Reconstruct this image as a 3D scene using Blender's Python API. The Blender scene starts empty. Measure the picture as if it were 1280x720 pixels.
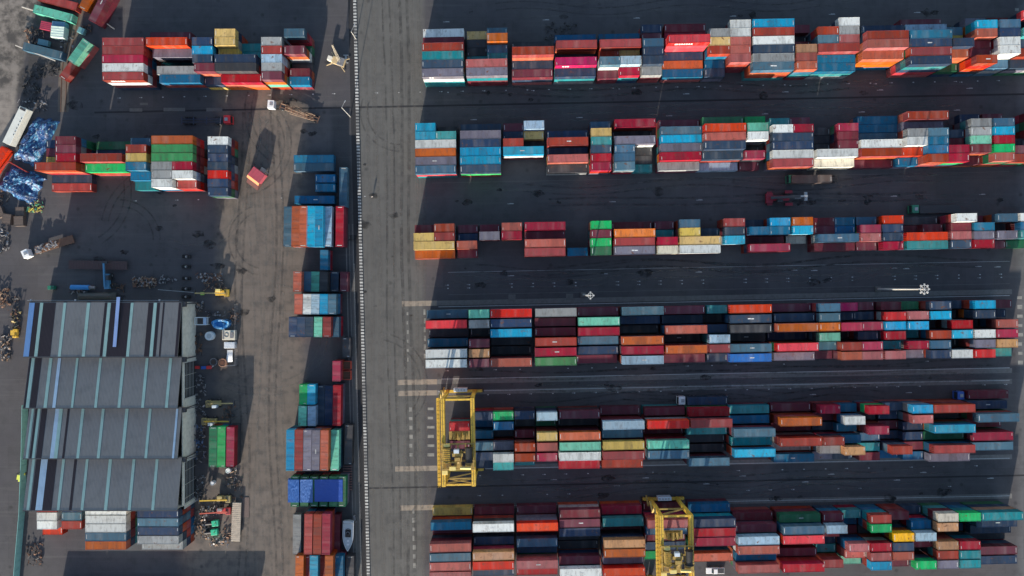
import bpy, math, random, re
import numpy as np
from mathutils import Vector, Matrix
random.seed(7); RS = np.random.RandomState(11)
S = bpy.context.scene
COL = S.collection
R = math.radians
CAMH, FPX = 215.0, 866.0; QS = 860.0/866.0; GK = CAMH/FPX
def W(px, py, h=0.0):
    """photo coordinate + height above ground -> metres on the site"""
    k = (CAMH-h)/FPX
    return ((px-640)*k, (360-py)*k, h)

# ------------------------------------------------------------------ materials
def newmat(name):
    m = bpy.data.materials.new(name); m.use_nodes = True
    nt = m.node_tree; nt.nodes.clear()
    o = nt.nodes.new('ShaderNodeOutputMaterial'); b = nt.nodes.new('ShaderNodeBsdfPrincipled')
    nt.links.new(b.outputs[0], o.inputs[0])
    return m, nt, b
class NT:
    def __init__(s, nt): s.nt = nt
    def n(s, t, **kw):
        nd = s.nt.nodes.new(t)
        for k, v in kw.items(): setattr(nd, k, v)
        return nd
    def link(s, a, b): s.nt.links.new(a, b)
    def val(s, x, sock):
        if isinstance(x, (int, float)): sock.default_value = x
        elif isinstance(x, tuple): sock.default_value = x
        else: s.link(x, sock)
    def math(s, op, a, b=0.0, c=None, clamp=False):
        nd = s.n('ShaderNodeMath', operation=op); nd.use_clamp = clamp
        s.val(a, nd.inputs[0]); s.val(b, nd.inputs[1])
        if c is not None: s.val(c, nd.inputs[2])
        return nd.outputs[0]
    def mix(s, f, a, b, mode='MIX'):
        nd = s.n('ShaderNodeMix', data_type='RGBA', blend_type=mode)
        s.val(f, nd.inputs[0])
        for x, i in ((a, 6), (b, 7)):
            if isinstance(x, tuple): nd.inputs[i].default_value = (x[0], x[1], x[2], 1)
            else: s.link(x, nd.inputs[i])
        return nd.outputs[2]
    def noise(s, vec, scale, detail=3, rough=.55, dist=0):
        nd = s.n('ShaderNodeTexNoise'); nd.inputs['Scale'].default_value = scale
        nd.inputs['Detail'].default_value = detail; nd.inputs['Roughness'].default_value = rough
        nd.inputs['Distortion'].default_value = dist
        if vec is not None: s.link(vec, nd.inputs['Vector'])
        return nd.outputs['Fac']
    def ramp(s, f, a, b, lo=0.0, hi=1.0):
        nd = s.n('ShaderNodeMapRange'); nd.clamp = True
        s.val(f, nd.inputs[0]); nd.inputs[1].default_value = a; nd.inputs[2].default_value = b
        nd.inputs[3].default_value = lo; nd.inputs[4].default_value = hi
        return nd.outputs[0]
    def vmul(s, v, t):
        nd = s.n('ShaderNodeVectorMath', operation='MULTIPLY'); s.link(v, nd.inputs[0]); nd.inputs[1].default_value = t
        return nd.outputs[0]
    def vadd(s, v, w):
        nd = s.n('ShaderNodeVectorMath', operation='ADD'); s.link(v, nd.inputs[0]); s.val(w, nd.inputs[1])
        return nd.outputs[0]
    def bump(s, h, strength, dist=.05):
        nd = s.n('ShaderNodeBump'); nd.inputs['Strength'].default_value = strength; nd.inputs['Distance'].default_value = dist
        s.link(h, nd.inputs['Height']); return nd.outputs[0]

MATS = {}
def paint(name, col, rough=.5, metal=0.0, dirt=.35, rust=.0, scale=1.0):
    if name in MATS: return MATS[name]
    m, nt, b = newmat(name); q = NT(nt)
    tc = q.n('ShaderNodeTexCoord'); g = q.n('ShaderNodeNewGeometry')
    n1 = q.noise(g.outputs['Position'], .9*scale, 4); n2 = q.noise(g.outputs['Position'], 4.5*scale, 3)
    c = q.mix(q.ramp(n1, .38, .72, 0, dirt), (col[0], col[1], col[2]), (col[0]*.45+.03, col[1]*.45+.028, col[2]*.45+.025))
    c = q.mix(q.ramp(n2, .45, .8, 0, dirt*.6), c, (min(1, col[0]*1.25+.03), min(1, col[1]*1.2+.03), min(1, col[2]*1.15+.03)))
    if rust: c = q.mix(q.ramp(n2, .62-.12*rust, .68, 0, 1), c, (.16, .06, .025))
    q.link(c, b.inputs['Base Color']); b.inputs['Roughness'].default_value = rough; b.inputs['Metallic'].default_value = metal
    q.link(q.bump(n2, .25, .03), b.inputs['Normal'])
    MATS[name] = m; return m

def container_mat():
    m, nt, b = newmat('container_paint'); q = NT(nt)
    at = q.n('ShaderNodeAttribute'); at.attribute_name = 'paint'
    oi = q.n('ShaderNodeObjectInfo'); uv = q.n('ShaderNodeUVMap'); uv.uv_map = 'UVMap'
    r = q.math('FRACT', q.math('ADD', q.math('MULTIPLY', oi.outputs['Random'], 7.31), at.outputs['Alpha']))
    off = q.n('ShaderNodeCombineXYZ'); q.link(q.math('MULTIPLY', r, 91.7), off.inputs[0]); q.link(q.math('MULTIPLY', r, 53.1), off.inputs[1]); q.link(q.math('MULTIPLY', r, 17.), off.inputs[2])
    v = q.vadd(uv.outputs[0], off.outputs[0])
    # sun-bleached and grimy bands that follow the roof panels
    band = q.noise(q.vmul(v, (.42, .05, 1)), 1.0, 2, .5)
    fine = q.noise(q.vmul(v, (1.6, .5, 1)), 1.0, 4, .62)
    spots = q.noise(q.vmul(v, (.8, .9, 1)), 1.0, 5, .65)
    hs = q.n('ShaderNodeHueSaturation')
    q.link(at.outputs['Color'], hs.inputs['Color'])
    q.link(q.math('MULTIPLY_ADD', r, .022, .489), hs.inputs['Hue'])
    q.link(q.ramp(r, 0, 1, .98, 1.2), hs.inputs['Saturation'])
    r2 = q.math('FRACT', q.math('MULTIPLY', r, 13.7))
    q.link(q.ramp(r2, 0, 1, .66, 1.05), hs.inputs['Value'])
    c = hs.outputs['Color']
    c = q.mix(q.ramp(band, .54, .74, 0, .4), c, q.mix(.35, c, (.42, .39, .37)))
    c = q.mix(q.ramp(band, .48, .28, 0, .55), c, q.mix(.65, c, (.02, .02, .024)))
    c = q.mix(q.ramp(fine, .5, .74, 0, .55), c, (.07, .055, .048))
    rustamt = q.math('MULTIPLY', q.ramp(spots, .6, .68, 0, 1), q.ramp(r2, .1, 1, .15, 1))
    c = q.mix(rustamt, c, (.14, .055, .026))
    q.link(c, b.inputs['Base Color']); b.inputs['Roughness'].default_value = .62
    b.inputs['Specular IOR Level'].default_value = .3
    sx = q.n('ShaderNodeSeparateXYZ'); q.link(uv.outputs[0], sx.inputs[0])
    wv = q.math('SINE', q.math('MULTIPLY', sx.outputs[0], 22.4))
    q.link(q.bump(q.math('ADD', wv, q.math('MULTIPLY', fine, 1.5)), .45, .018), b.inputs['Normal'])
    return m
CM = container_mat()

# ------------------------------------------------------------------ mesh helpers
class MB:
    def __init__(s): s.v = []; s.f = []; s.u = []
    def add(s, vs, fs):
        o = len(s.v); s.v += [tuple(p) for p in vs]; s.f += [tuple(i+o for i in f) for f in fs]; return s
    def box(s, x0, x1, y0, y1, z0, z1, M=None):
        vs = [(x, y, z) for z in (z0, z1) for y in (y0, y1) for x in (x0, x1)]
        if M: vs = [M @ Vector(p) for p in vs]
        return s.add(vs, [(0,2,3,1),(4,5,7,6),(0,1,5,4),(2,6,7,3),(0,4,6,2),(1,3,7,5)])
    def bar(s, a, b, w, h=None):
        a, b = Vector(a), Vector(b); d = b-a; L = d.length
        if L < 1e-5: return s
        h = h or w
        up = Vector((0,0,1)) if abs(d.z) < .95*L else Vector((0,1,0))
        x = d.normalized(); y = up.cross(x).normalized(); z = x.cross(y)
        M = Matrix((( x.x, y.x, z.x, a.x),(x.y, y.y, z.y, a.y),(x.z, y.z, z.z, a.z),(0,0,0,1)))
        return s.box(0, L, -w/2, w/2, -h/2, h/2, M)
    def cyl(s, a, b, r, r2=None, n=12, cap=True):
        a, b = Vector(a), Vector(b); d = (b-a).normalized(); r2 = r if r2 is None else r2
        up = Vector((0,0,1)) if abs(d.z) < .9 else Vector((1,0,0))
        x = up.cross(d).normalized(); y = d.cross(x)
        vs = []
        for c, rr in ((a, r), (b, r2)):
            for i in range(n):
                t = 2*math.pi*i/n; vs.append(c + x*rr*math.cos(t) + y*rr*math.sin(t))
        fs = [(i, (i+1)%n, n+(i+1)%n, n+i) for i in range(n)]
        if cap: fs += [tuple(range(n-1,-1,-1)), tuple(range(n, 2*n))]
        return s.add(vs, fs)
    def ring(s, c, r, t, n=18, axis='z'):
        pts = []
        for i in range(n):
            a = 2*math.pi*i/n
            pts.append(Vector(c)+ (Vector((r*math.cos(a), r*math.sin(a), 0)) if axis=='z' else Vector((0, r*math.cos(a), r*math.sin(a)))))
        for i in range(n): s.bar(pts[i], pts[(i+1)%n], t)
        return s
    def tf(s, M):
        s.v = [tuple(M @ Vector(p)) for p in s.v]; return s
    def obj(s, name, mat, parent=None, loc=None, rz=0, bevel=0, smooth=False):
        me = bpy.data.meshes.new(name); me.from_pydata(s.v, [], s.f); me.update()
        if mat: me.materials.append(mat)
        o = bpy.data.objects.new(name, me); COL.objects.link(o)
        if parent: o.parent = parent
        if loc: o.location = loc
        if rz: o.rotation_euler = (0, 0, rz)
        if bevel:
            md = o.modifiers.new('bevel', 'BEVEL'); md.width = bevel; md.segments = 2; md.limit_method = 'ANGLE'
        if smooth:
            for p in me.polygons: p.use_smooth = True
        return o
def tag(o, label=None, cat=None, group=None, kind=None):
    if label: o['label'] = label
    if cat: o['category'] = cat
    if group: o['group'] = group
    if kind: o['kind'] = kind
    return o
def thing(name, label, cat, loc=(0,0,0), rz=0, group=None):
    o = bpy.data.objects.new(name, None); COL.objects.link(o); o.empty_display_size = .5
    o.location = loc; o.rotation_euler = (0, 0, rz); return tag(o, label, cat, group)
def at(px, py, z=0):
    x, y, _ = W(px, py, 0); return (x, y, z)

# ------------------------------------------------------------------ containers
CL = dict(r=(.60,.055,.045), R=(.30,.058,.048), C=(.33,.025,.05), m=(.15,.032,.048), o=(.46,.13,.065), O=(.78,.25,.05),
  p=(.40,.125,.115), P=(.42,.06,.15), T=(.46,.26,.15), Y=(.58,.42,.16), a=(.80,.42,.05), g=(.035,.40,.13), G=(.03,.15,.075),
  f=(.16,.48,.36), t=(.04,.24,.26), s=(.02,.31,.52), b=(.010,.13,.25), n=(.027,.052,.098), u=(.065,.14,.205), l=(.33,.46,.57),
  v=(.165,.158,.205), w=(.66,.69,.68), y=(.30,.315,.32), k=(.045,.048,.056), e=(.70,.65,.53), B=(.02,.12,.46), h=(.055,.215,.085), D=(.12,.09,.08))
CN = dict(r='bright red', R='brick red', C='crimson', m='maroon', o='rust orange', O='bright orange', p='faded pinkish red', P='magenta pink',
  T='tan', Y='mustard yellow', a='amber yellow', g='bright green', G='dark green', f='mint green', t='teal', s='sky blue', b='royal blue',
  n='navy', u='steel blue', l='pale blue', v='purple-grey', w='white', y='grey', k='charcoal', e='cream', B='vivid blue', h='grass green', D='dark brown')
TH = 2.6; CW = 2.44; CHH = 2.59; L40, L20 = 12.19, 6.06
UNDER = 'RmnubCtRpmnkGRyvomnR'
units = []   # dict(x,y,ang,L,t(0-based tier),c, place info)
def stack(x, y, ang, L, c, t, under='', info=None):
    seq = [c] + list(under)
    while len(seq) < t: seq.append(random.choice(UNDER))
    for k in range(t):
        units.append(dict(x=x, y=y, ang=ang, L=L, t=t-1-k, c=seq[k], top=(k == 0), info=dict(info or {}, below=k)))
TOK = re.compile(r'^([A-Za-z])(\d)(?::([A-Za-z]+))?(?:@([\d.]+))?$')
def row(rid, yS, pitch, n, slope, bays):
    """yS: world y of the southernmost lane centre at X=-26; lanes listed north to south"""
    lanes = [[] for _ in range(n)]; yS *= QS; pitch = max(pitch*QS, 2.49)
    for bi, (x0, tref, kind, s) in enumerate(bays):
        XL = (x0-640)*(CAMH-TH*tref)/FPX
        for li, tok in enumerate(s.split()):
            halves = tok.split('/')
            for hi, tk in enumerate(halves):
                if tk == '.': continue
                mm = TOK.match(tk); c, t, un, xo = mm.group(1), int(mm.group(2)), mm.group(3) or '', mm.group(4)
                L = L20 if (kind == 'T' or len(halves) == 2) else L40
                X = XL + (6.13 if hi == 1 else 0)
                if xo: X = (float(xo)-640)*(CAMH-TH*t)/FPX
                lanes[li].append([X, L, c, t, un, bi, hi, len(halves)])
    ang = math.atan(slope)
    for li, ln in enumerate(lanes):
        ln.sort(key=lambda a: a[0]); pr = -1e9
        for a in ln:
            X = max(a[0] + random.uniform(-.05, .05), pr+.08); pr = X + a[1]
            xc = X + a[1]/2
            yc = yS + (n-1-li)*pitch + (xc+26)*slope + random.uniform(-.05, .05)
            stack(xc, yc, ang + random.uniform(-.003, .003), a[1], a[2], a[3], a[4], dict(row=rid, bay=a[5], lane=li, half=a[6], nb=len(bays), n=n))

row('A', 64.0, 2.55, 6, .020, [
 (527.5,4,'F','w3 m3 R4 t4 n4 v4:wtt'), (582.5,4,'F','Y2/u3 k2/o4 k2/u3 t2/t3 p4 v4:tmm'), (640,4,'F','. k1 n1 R5:oo n3 m3'),
 (694.5,4,'F','. b3 R4:o k2 P4:os n3:t'), (750,4,'F','. b3 R4:o R3/Y3 u4:w/l4 m2/C3:t'), (804,4,'T','n3 m3 u4 n4 n4:w y3'),
 (833,4,'F','m3 C3 r5:rr n2 o2 b2'), (887,4,'T','. y4 Y4 R4:b b2 n2'), (913,4,'T','w4 w4 p4 p4 p4:Rm .'),
 (941.5,4,'F','s4 R4 w4 n4 y4 u4:oRt'), (996,4,'T','m2 k1 m2 T4 p4 o4:b'), (1023,4,'F','./w4 R4/y4 u4/p4 R4:o b3 b3:t'),
 (1084,5,'F','. n4 R5 p5:oo o4:o .'), (1138,5,'F','m3 l4 b5 n5 R5 n5:tnr'), (1192,5,'T','k1 u3 Y3 n5:w o4:o G2'),
 (1221,5,'T','v3 s5 o5 m4 m4 R5:rr'), (1250,5,'T','m3 u5 n5 w5 w5:wy u3:y'), (1279,5,'T','r5 k2 t5 n4 R4 n3'), (1306,5,'F','m3 b3 R4 n4 y3 R3')])
row('B', 35.65, 2.57, 6, .0198, [
 (519,3,'F','s3/k1 s3/t3 w3 o3 v3 u3:rt'), (575,3,'F','n2 v3 n3 s3 s3 n3:gR'), (629,3,'F','m2/l3 n2/Y2 R3:o/k1 s3:wm . .'),
 (684.5,3,'F','. n2 R3 n2 p3:Y k2'), (739,3,'T','u2 Y3 t3 n3 C3 C3:r'), (768.5,3,'F','C3 k1 v3:w u3/k1 u3/k1 u3/t1'),
 (826,3,'F','m2 u3 s3 v3 C3:o y2:m'), (881,4,'F','G3 r4 p4 n4 n3 l1'), (935,4,'T','g3 f4 w4 k1 C3 m1'),
 (966,3,'F','t2/m2 w3/C3 n3 n3 w3 R3:ov'), (1022,3,'F','. k1/C3 k1/m3 k1/m3 w3:w e2:e'), (1077,3,'F','b2 b2 u2 w3 R3:o m1'),
 (1130,4,'F','R4:o v3 y4/u4 w4:w/b4 r3/b4 b2/R4:o'), (1186,4,'T','. k1 n3 m3 C4 C4:g'), (1214,4,'T','n2 y4 y4 f4 m4:o m2'),
 (1243,4,'T','m2 u4 s4 C4 g4 p4:G'), (1271,4,'T','. . . k2 m3 R3'), (1298,4,'F','m2 n3 R3 u3 t2 R2')])
row('C', 10.2, 2.6, 4, .0185, [
 (517,3,'F','m2/R3 Y3/R3 Y3 o2'), (571,3,'T','m1 n1 p3 m2'), (599,3,'T','m1 v3:R . .'), (627,3,'T','p3 C3 . .'), (656,3,'F','C3 m2 p3 R3'),
 (710,3,'T','. . . b2'), (739,3,'T','g3 m3 g3 G3'), (768,3,'F','m1 O3 R3 v3'), (822,3,'T','m1 t1 C3 e3'), (850,3,'F','u3/. Y3/n2 Y3 w3'),
 (906,3,'T','R3 n3 s3:w .'), (937,3,'F','n1/s3 b3/b3 m1 C3'), (991,3,'T','o3 s3:w y1 .'), (1023,3,'F','m2/b2 m2/b2 u3 m2'),
 (1076,3,'T','u2 C3 p3 m2'), (1104,3,'T','r3 n3 n3 C3'), (1134,3,'F','k1 m1/m2 r3 t3:w'), (1189,3,'T','w4 m3 p3 n3'),
 (1218,3,'T','m1 b3 v3 C3'), (1247,3,'T','u3 k1 v3 m1/G1'), (1276,3,'T','w3 b3 t3 t2'), (1303,3,'F','n2 R3 u2 m2')])
row('D', -22.65, 2.92, 6, .0188, [
 (532,4,'F','u3 r4 k1 b2 w4 w4'), (586,4,'T','f4 y4 k1 m4 T4 m4'), (613,4,'F','r4 n4 s4 k1 k1 p4'), (669,4,'F','y4 m3 m3 R4 C4 h4'),
 (723,4,'F','m3 f4 C4 u3 n3 m2'), (778,4,'F','u4 n2 k1 o4 C4 l4'), (832.5,4,'F','m3 n2 p4 k1 o4 m3'), (887,4,'T','t3 k1 n3 l4 R4 n3'),
 (913,4,'F','r4 n4 k4 k2 u4 B4'), (971.5,4,'F','m2 n3 o4 n1 r4 v3'), (1025,4,'T','u4 u4 o4 f4 u3 m2'), (1052,4,'T','P3 n2 C4 k1 R4 o4'),
 (1078,4,'T','m2 n2 C4 n3 C4 p4'), (1107,4,'T','m3 r4 s4 C4 t3 p4'), (1135.5,4,'T','G2 p4 s4 t2 C4 v3'), (1163.5,4,'T','n4 s4 k1 R4 u4 n4'),
 (1190.5,4,'T','n2 k1 C4 s4 k1 w4'), (1219,4,'T','s4 n4 k1 w4 v4 r4'), (1247,4,'T','m3 n2 p4 C4 T4 t3')])
row('E', -54.1, 3.02, 6, .0198, [
 (561.5,3,'T','. r3 C2 m2 . .'), (591,3,'T','n3 b1 b2 u3 n3 n2'), (616,4,'T','g3 b3 k1 v3 w4 t3'), (643.5,4,'T','n3 k1 m2 R4 R4 t1'),
 (671,4,'T','l4 G1 Y4 p4 C4 .'), (699.5,4,'F','m3 k1 o4 f4 w4:w C3'), (754,4,'F','m1 l4 u3 Y4 R4 R3'), (810,4,'F','m2 r4 m1 f4 u4 .'),
 (864,4,'F','C3 R4 t2 k1 k1 u3'), (921.5,5,'F','t2 b2 u4 t3 s4:oRt .'), (976,4,'F','m1 o4 m1 R4 y1 b2'), (1030,4,'T','C3 m1 n1 R4 y3 v1'),
 (1056,4,'T','b2 w4 b2 b3 T4 n1'), (1086,4,'T','C4:g k1 C4 u2 t2 m2'), (1115,4,'T','n2 n1 m1 n1 R4 b1'), (1138.5,4,'T','s4 p4 n2 n2 m2 b2'),
 (1168,4,'F','R4 k1 s4 G2 R4 v3'), (1223,4,'F','n2 u4 m1 C3 u3 .')])
row('F', -85.9, 2.8, 7, .023, [
 (537,4,'F','Y1 b3 m1 p4 u4 p4 p4'), (591,4,'F','m1 w4 k1 n2 T4 r4 n3'), (646,4,'F','m1 r4 k1 u3 n2 p4 C3'), (700,4,'F','m3 m3 n3 k1 k1 m3 w4'),
 (755,4,'F','C2 t3 m1 T4 o4 v3 r4'), (810,4,'F','m1 p4 u3 m2 n2 g2/. .'), (868,4,'F','b2 n4 C4 C4 G1 o3 .'), (923,4,'F','. m2 m3 l4 p4:w b3 p4'),
 (979,4,'F','. G3:mRb u4 r4 k1 m2 C4'), (1034,4,'T','. m3:bn l4 R2 n1 t1 R3'), (1061.5,4,'T','. t2:C b1 m1 p4 p3 f2'), (1089,4,'T','. R4:tbb g4 k1 C4 p4 s4'),
 (1117,4,'T','. m3:RR k1 a4 n4 p4 m3'), (1145,4,'T','. n1 b3 l4 m3 k1 g4'), (1172.5,4,'T','. e4:mtG T4 k1 T4 R4 v4'), (1200.5,4,'T','. g4:tbn m1 n1 C4 t4 t4'),
 (1228,4,'F','. t4:TnG n3 n2 k1 m3 n3')])
# western blocks
row('G', 63.4, 2.55, 6, .004, [
 (127.5,4,'F','. R4:bm R4:Rn C4:mb w4:nR R4:wRn'), (182,4,'F','m3 r4:ow v3@191 . y3@196 b3@199'), (240,4,'T','. n4:b s4:n n4:m m4:o n2:Y@247'),
 (268,4,'F','Y4/. Y4/t2 Y3/t2 n4:n k4:R C3:oo'), (326.5,4,'T','. y4 R4 l4:l y4 m4:of'), (355,4,'T','u4 G1 m4:ow k1 m2 b2')])
row('H', 31.5, 2.57, 6, .004, [
 (43,4,'F','n2/m4 m2/m4 Y2/C4 R4:o n1 R1'), (100,4,'F','G1 n1 R4:o g3:R . .'), (157,4,'T','u3 R4 Y4 b4:w b3 t2'),
 (189,4,'F','o4:Rr h4:mR h4:mR y4/C4:mR y4/w4:lu w4:w/R3:r')])
row('I', 29.1, 2.55, 7, .0, [(259.5,3,'T','w3 n3 n3 n3 r3:n n3 n3')])
row('J', -77.6, 2.62, 5, .0, [
 (46,2,'T','R2 w2 w2 r1 .'), (77,2,'T','n2 u2 R2 . .'), (106.5,3,'F','w3 w3 w3 u3 o3'), (165.5,5,'F','n4:RRn u4:nuR n4:RRb y4:nRb y3:nR')])
row('L', -93.5, 2.6, 1, .0, [(70,1,'F','R1'),(120,1,'F','n1'),(170,1,'F','b1'),(220,1,'F','m1'),(270,1,'F','R1')])  # unseen containers below the frame, added to cast shade on the yard
# single containers: top centre pixel, tier, length, angle (deg), colour
NS = []
def cont(px, py, t, L, deg, c, under='', where='', zone='K'):
    x, y, _ = W(px, py, TH*t)
    stack(x, y, R(deg), L, c, t, under, dict(row=zone, where=where))
def nsblock(xs, y0, y1, t, cols, where, L=None):
    yc = (y0+y1)/2; L = L or (L40 if y1-y0 > 40 else L20)
    for i, (x, c) in enumerate(zip(xs, cols)):
        tt = t if isinstance(t, int) else t[i]
        cont(x, yc, tt, L, 90-.8+random.uniform(-.3, .3), c, where=where)
cont(392, 198.6, 1, L40, .5, 'b', where='at the north end of the yard road block')
cont(392, 208.8, 1, L40, .5, 'u', where='at the north end of the yard road block')
cont(406.5, 223, 1, L20, 0, 'b', where='west of the upright slate one'); cont(406.5, 234.5, 1, L20, 0, 'b', where='just north of the lone long blue one')
cont(393, 249.6, 1, L40, 0, 'b', where='just above the north-south block of six')
cont(429, 234, 1, L40, 89.5, 'u', where='standing upright beside the blue pair')
nsblock([359.5,369.5,379,388.3,398.5,409.5,424.5], 258, 308, [1,3,3,3,3,2,2], 'noosslC'.replace('n','u'), 'in the six-column block north of the yard gap')
cont(405, 325, 2, L20, 89.5, 'b', where='alone between two north-south blocks')
nsblock([371.5,384,394,404.3,418,430], 340, 364, [3,2,2,2,1,1], 'ouGknm'.replace('G','f'), 'in the first block of short upright ones')
nsblock([373,383.7,394,404.5,415], 368, 392.5, [3,3,3,3,3], 'ow lsu'.replace(' ','') , 'in the second block of short upright ones')
nsblock([366,376,386.3,397.5,408.5,418.5], 397, 420.5, [3,3,3,3,3,2], 'nnnfRu', 'in the third block of short upright ones')
cont(433, 434.5, 1, L20, 89.5, 'k', where='alone below the third upright block')
cont(420.5, 464, 2, L20, 89.5, 'C', where='beside the two open rusty crates')
nsblock([379,389], 481, 505.5, [2,2], 'gs', 'at the head of the green and navy block'); nsblock([378,389.5], 508, 532, [2,2], 'fl', 'at the foot of the green and navy block')
nsblock([400.5,410.7,421], 482, 532, [1,1,2], 'nnC', 'beside the short green and blue pairs')
nsblock([362.7,373.3,384,394.5,405.3,418.5], 538, 588, [3,3,3,3,3,2], 'sRvvof', 'in the block above the blue tarpaulin')
cont(435.5, 556, 1, L40, 89, 'k', where='in the shade above the rack of rails')
nsblock([371,385.2,396.5,407.5,419.5], 644, 692, [1,3,3,3,1], 'yRRCm', 'in the block beside the boat')
nsblock([374,383,392,402,411,423.5,437], 695, 745, [2,1,3,2,3,2,1], 'oRsRobk', 'in the southernmost block by the kerb')
nsblock([266,276.5,287.7], 534, 583.5, [2,2,2], 'GgC', 'in the trio by the warehouse')
# covered four under the tarpaulin
nsblock([368.5,380.5,392.5,404.5,416.5,427], 596, 633, [2,2,2,2,2,2], 'GGGGGG', 'under the blue tarpaulin', L=9.1)
# skewed boxes in the north-west corner
cont(72, 2, 1, L40, -15, 'R', where='lying skewed along the top edge'); cont(66, 16.5, 1, L40, -14.5, 'f', where='skewed near the top left corner')
cont(53, 63.5, 1, L40, -14, 'u', where='skewed beside the pale western track'); cont(98, 64, 2, 8.0, 54, 'f', where='tilted at the end of the old track')
cont(85, 88, 1, L20, 54, 'R', where='butted against the tilted mint one'); cont(126, 4, 2, L40, 63, 'm', where='tilted beside the fallen pole')
cont(108, 0, 1, L20, 63, 'o', where='tilted over the old track')
cont(-7, 206, 1, L40, 58, 'r', where='at the left edge by the white trailer')
cont(883, 500.3, 1, L40, .8, 'n', where='on a chassis behind the white pickup') ; cont(1232, 492.5, 1, L40, 1.0, 'm', where='on a chassis in the lane by the far kerb')
cont(1013, 224.5, 1, L40, .8, 'D', where='on the green truck under the second row')
chassis_units = [u for u in units if 'chassis' in u['info'].get('where','') or 'green truck' in u['info'].get('where','')]
for u in chassis_units: u['dz'] = 1.25
for u in units:
    u.setdefault('dz', 0.0); u['z'] = u['t']*TH + u['dz']

# visible area of each container in the picture (painter's pass) -> which 300 become individuals
idb = np.full((720, 1280), -1, np.int32)
def fillquad(P, i):
    P = np.array(P); x0, y0 = np.floor(P.min(0)).astype(int); x1, y1 = np.ceil(P.max(0)).astype(int)
    x0, y0, x1, y1 = max(x0, 0), max(y0, 0), min(x1, 1280), min(y1, 720)
    if x1 <= x0 or y1 <= y0: return
    X, Y = np.meshgrid(np.arange(x0, x1)+.5, np.arange(y0, y1)+.5)
    a = 0
    for k in range(4):
        p, q = P[k], P[(k+1) % 4]; a += p[0]*q[1]-p[1]*q[0]
    sg = 1 if a > 0 else -1; m = np.ones(X.shape, bool)
    for k in range(4):
        p, q = P[k], P[(k+1) % 4]
        m &= sg*((q[0]-p[0])*(Y-p[1]) - (q[1]-p[1])*(X-p[0])) >= 0
    idb[y0:y1, x0:x1][m] = i
def pix(x, y, z): k = FPX/(CAMH-z); return (640+x*k, 360-y*k)
for i in sorted(range(len(units)), key=lambda i: units[i]['z']):
    u = units[i]; c, s_ = math.cos(u['ang']), math.sin(u['ang'])
    cs = [(u['x']+a*c-b*s_, u['y']+a*s_+b*c) for a, b in ((-u['L']/2,-CW/2),(u['L']/2,-CW/2),(u['L']/2,CW/2),(-u['L']/2,CW/2))]
    lo = [pix(x, y, u['z']) for x, y in cs]; hi = [pix(x, y, u['z']+CHH) for x, y in cs]
    for k in range(4): fillquad([lo[k], lo[(k+1)%4], hi[(k+1)%4], hi[k]], i)
    fillquad(hi, i)
cnt = np.bincount(idb[idb >= 0], minlength=len(units))
for i, u in enumerate(units): u['vis'] = int(cnt[i])
order = sorted(range(len(units)), key=lambda i: -units[i]['vis'])
indiv = [i for i in order if units[i]['vis'] > 0][:300]; iset = set(indiv)
print('containers', len(units), 'visible', int((cnt > 0).sum()), 'cut', units[indiv[-1]]['vis'])

def cgeo(L, full=True):
    """container shapes in local coords, base at z=0: dict part -> MB"""
    hx, hy = L/2, CW/2; P = {}
    b = MB()
    b.box(-hx+.04, hx-.1, -hy+.04, hy-.04, .12, CHH-.12)
    if full:
        for sy in (-1, 1):
            y0, y1 = (hy-.09, hy) if sy > 0 else (-hy, -hy+.09)
            b.box(-hx+.17, hx-.17, y0, y1, CHH-.11, CHH-.02); b.box(-hx+.17, hx-.17, y0, y1, .02, .16)
            for x0 in (-hx, hx-.16):
                b.box(x0+.01, x0+.15, y0, y1, .13, CHH-.13)
                ya, yb = (hy-.165, hy+.004) if sy > 0 else (-hy-.004, -hy+.165)
                b.box(x0-.004, x0+.174, ya, yb, 0, .118); b.box(x0-.004, x0+.174, ya, yb, CHH-.118, CHH)
        for x0, x1 in ((-hx, -hx+.1), (hx-.1, hx)):
            b.box(x0, x1, -hy+.17, hy-.17, CHH-.11, CHH-.02); b.box(x0, x1, -hy+.17, hy-.17, .02, .16)
    P['body'] = b
    r = MB(); r.box(-hx+.11, hx-.11, -hy+.095, hy-.095, CHH-.115, CHH-.045)
    n = int(L/1.22)
    for k in range(n+1):
        x = -hx+.3+(L-.6)*k/n
        if full: r.box(x-.02, x+.02, -hy+.1, hy-.1, CHH-.046, CHH-.03)
    P['roof'] = r
    for nm, sy in (('door', -1), ('door2', 1)):
        d = MB(); ya, yb = (0.03, hy-.12) if sy > 0 else (-hy+.12, -.03)
        d.box(hx-.099, hx-.03, ya, yb, .17, CHH-.13)
        if full:
            for f in (.28, .72):
                y = ya+(yb-ya)*f; d.box(hx-.029, hx+.012, y-.02, y+.02, .18, CHH-.14)
        P[nm] = d
    return P
def mesh_arrays(mb, col, rnd, marks=None):
    if marks is not None and marks.v:
        v1, f1, c1 = mesh_arrays(mb, col, rnd); v2, f2, c2 = mesh_arrays(marks, (.62,.63,.62), rnd)
        return np.concatenate((v1, v2)), np.concatenate((f1, f2+len(v1))), np.concatenate((c1, c2))
    v = np.array(mb.v, np.float32); f = np.array(mb.f, np.int32)
    return v, f, np.tile(np.array([*col, rnd], np.float32), (len(v), 1))
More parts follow.
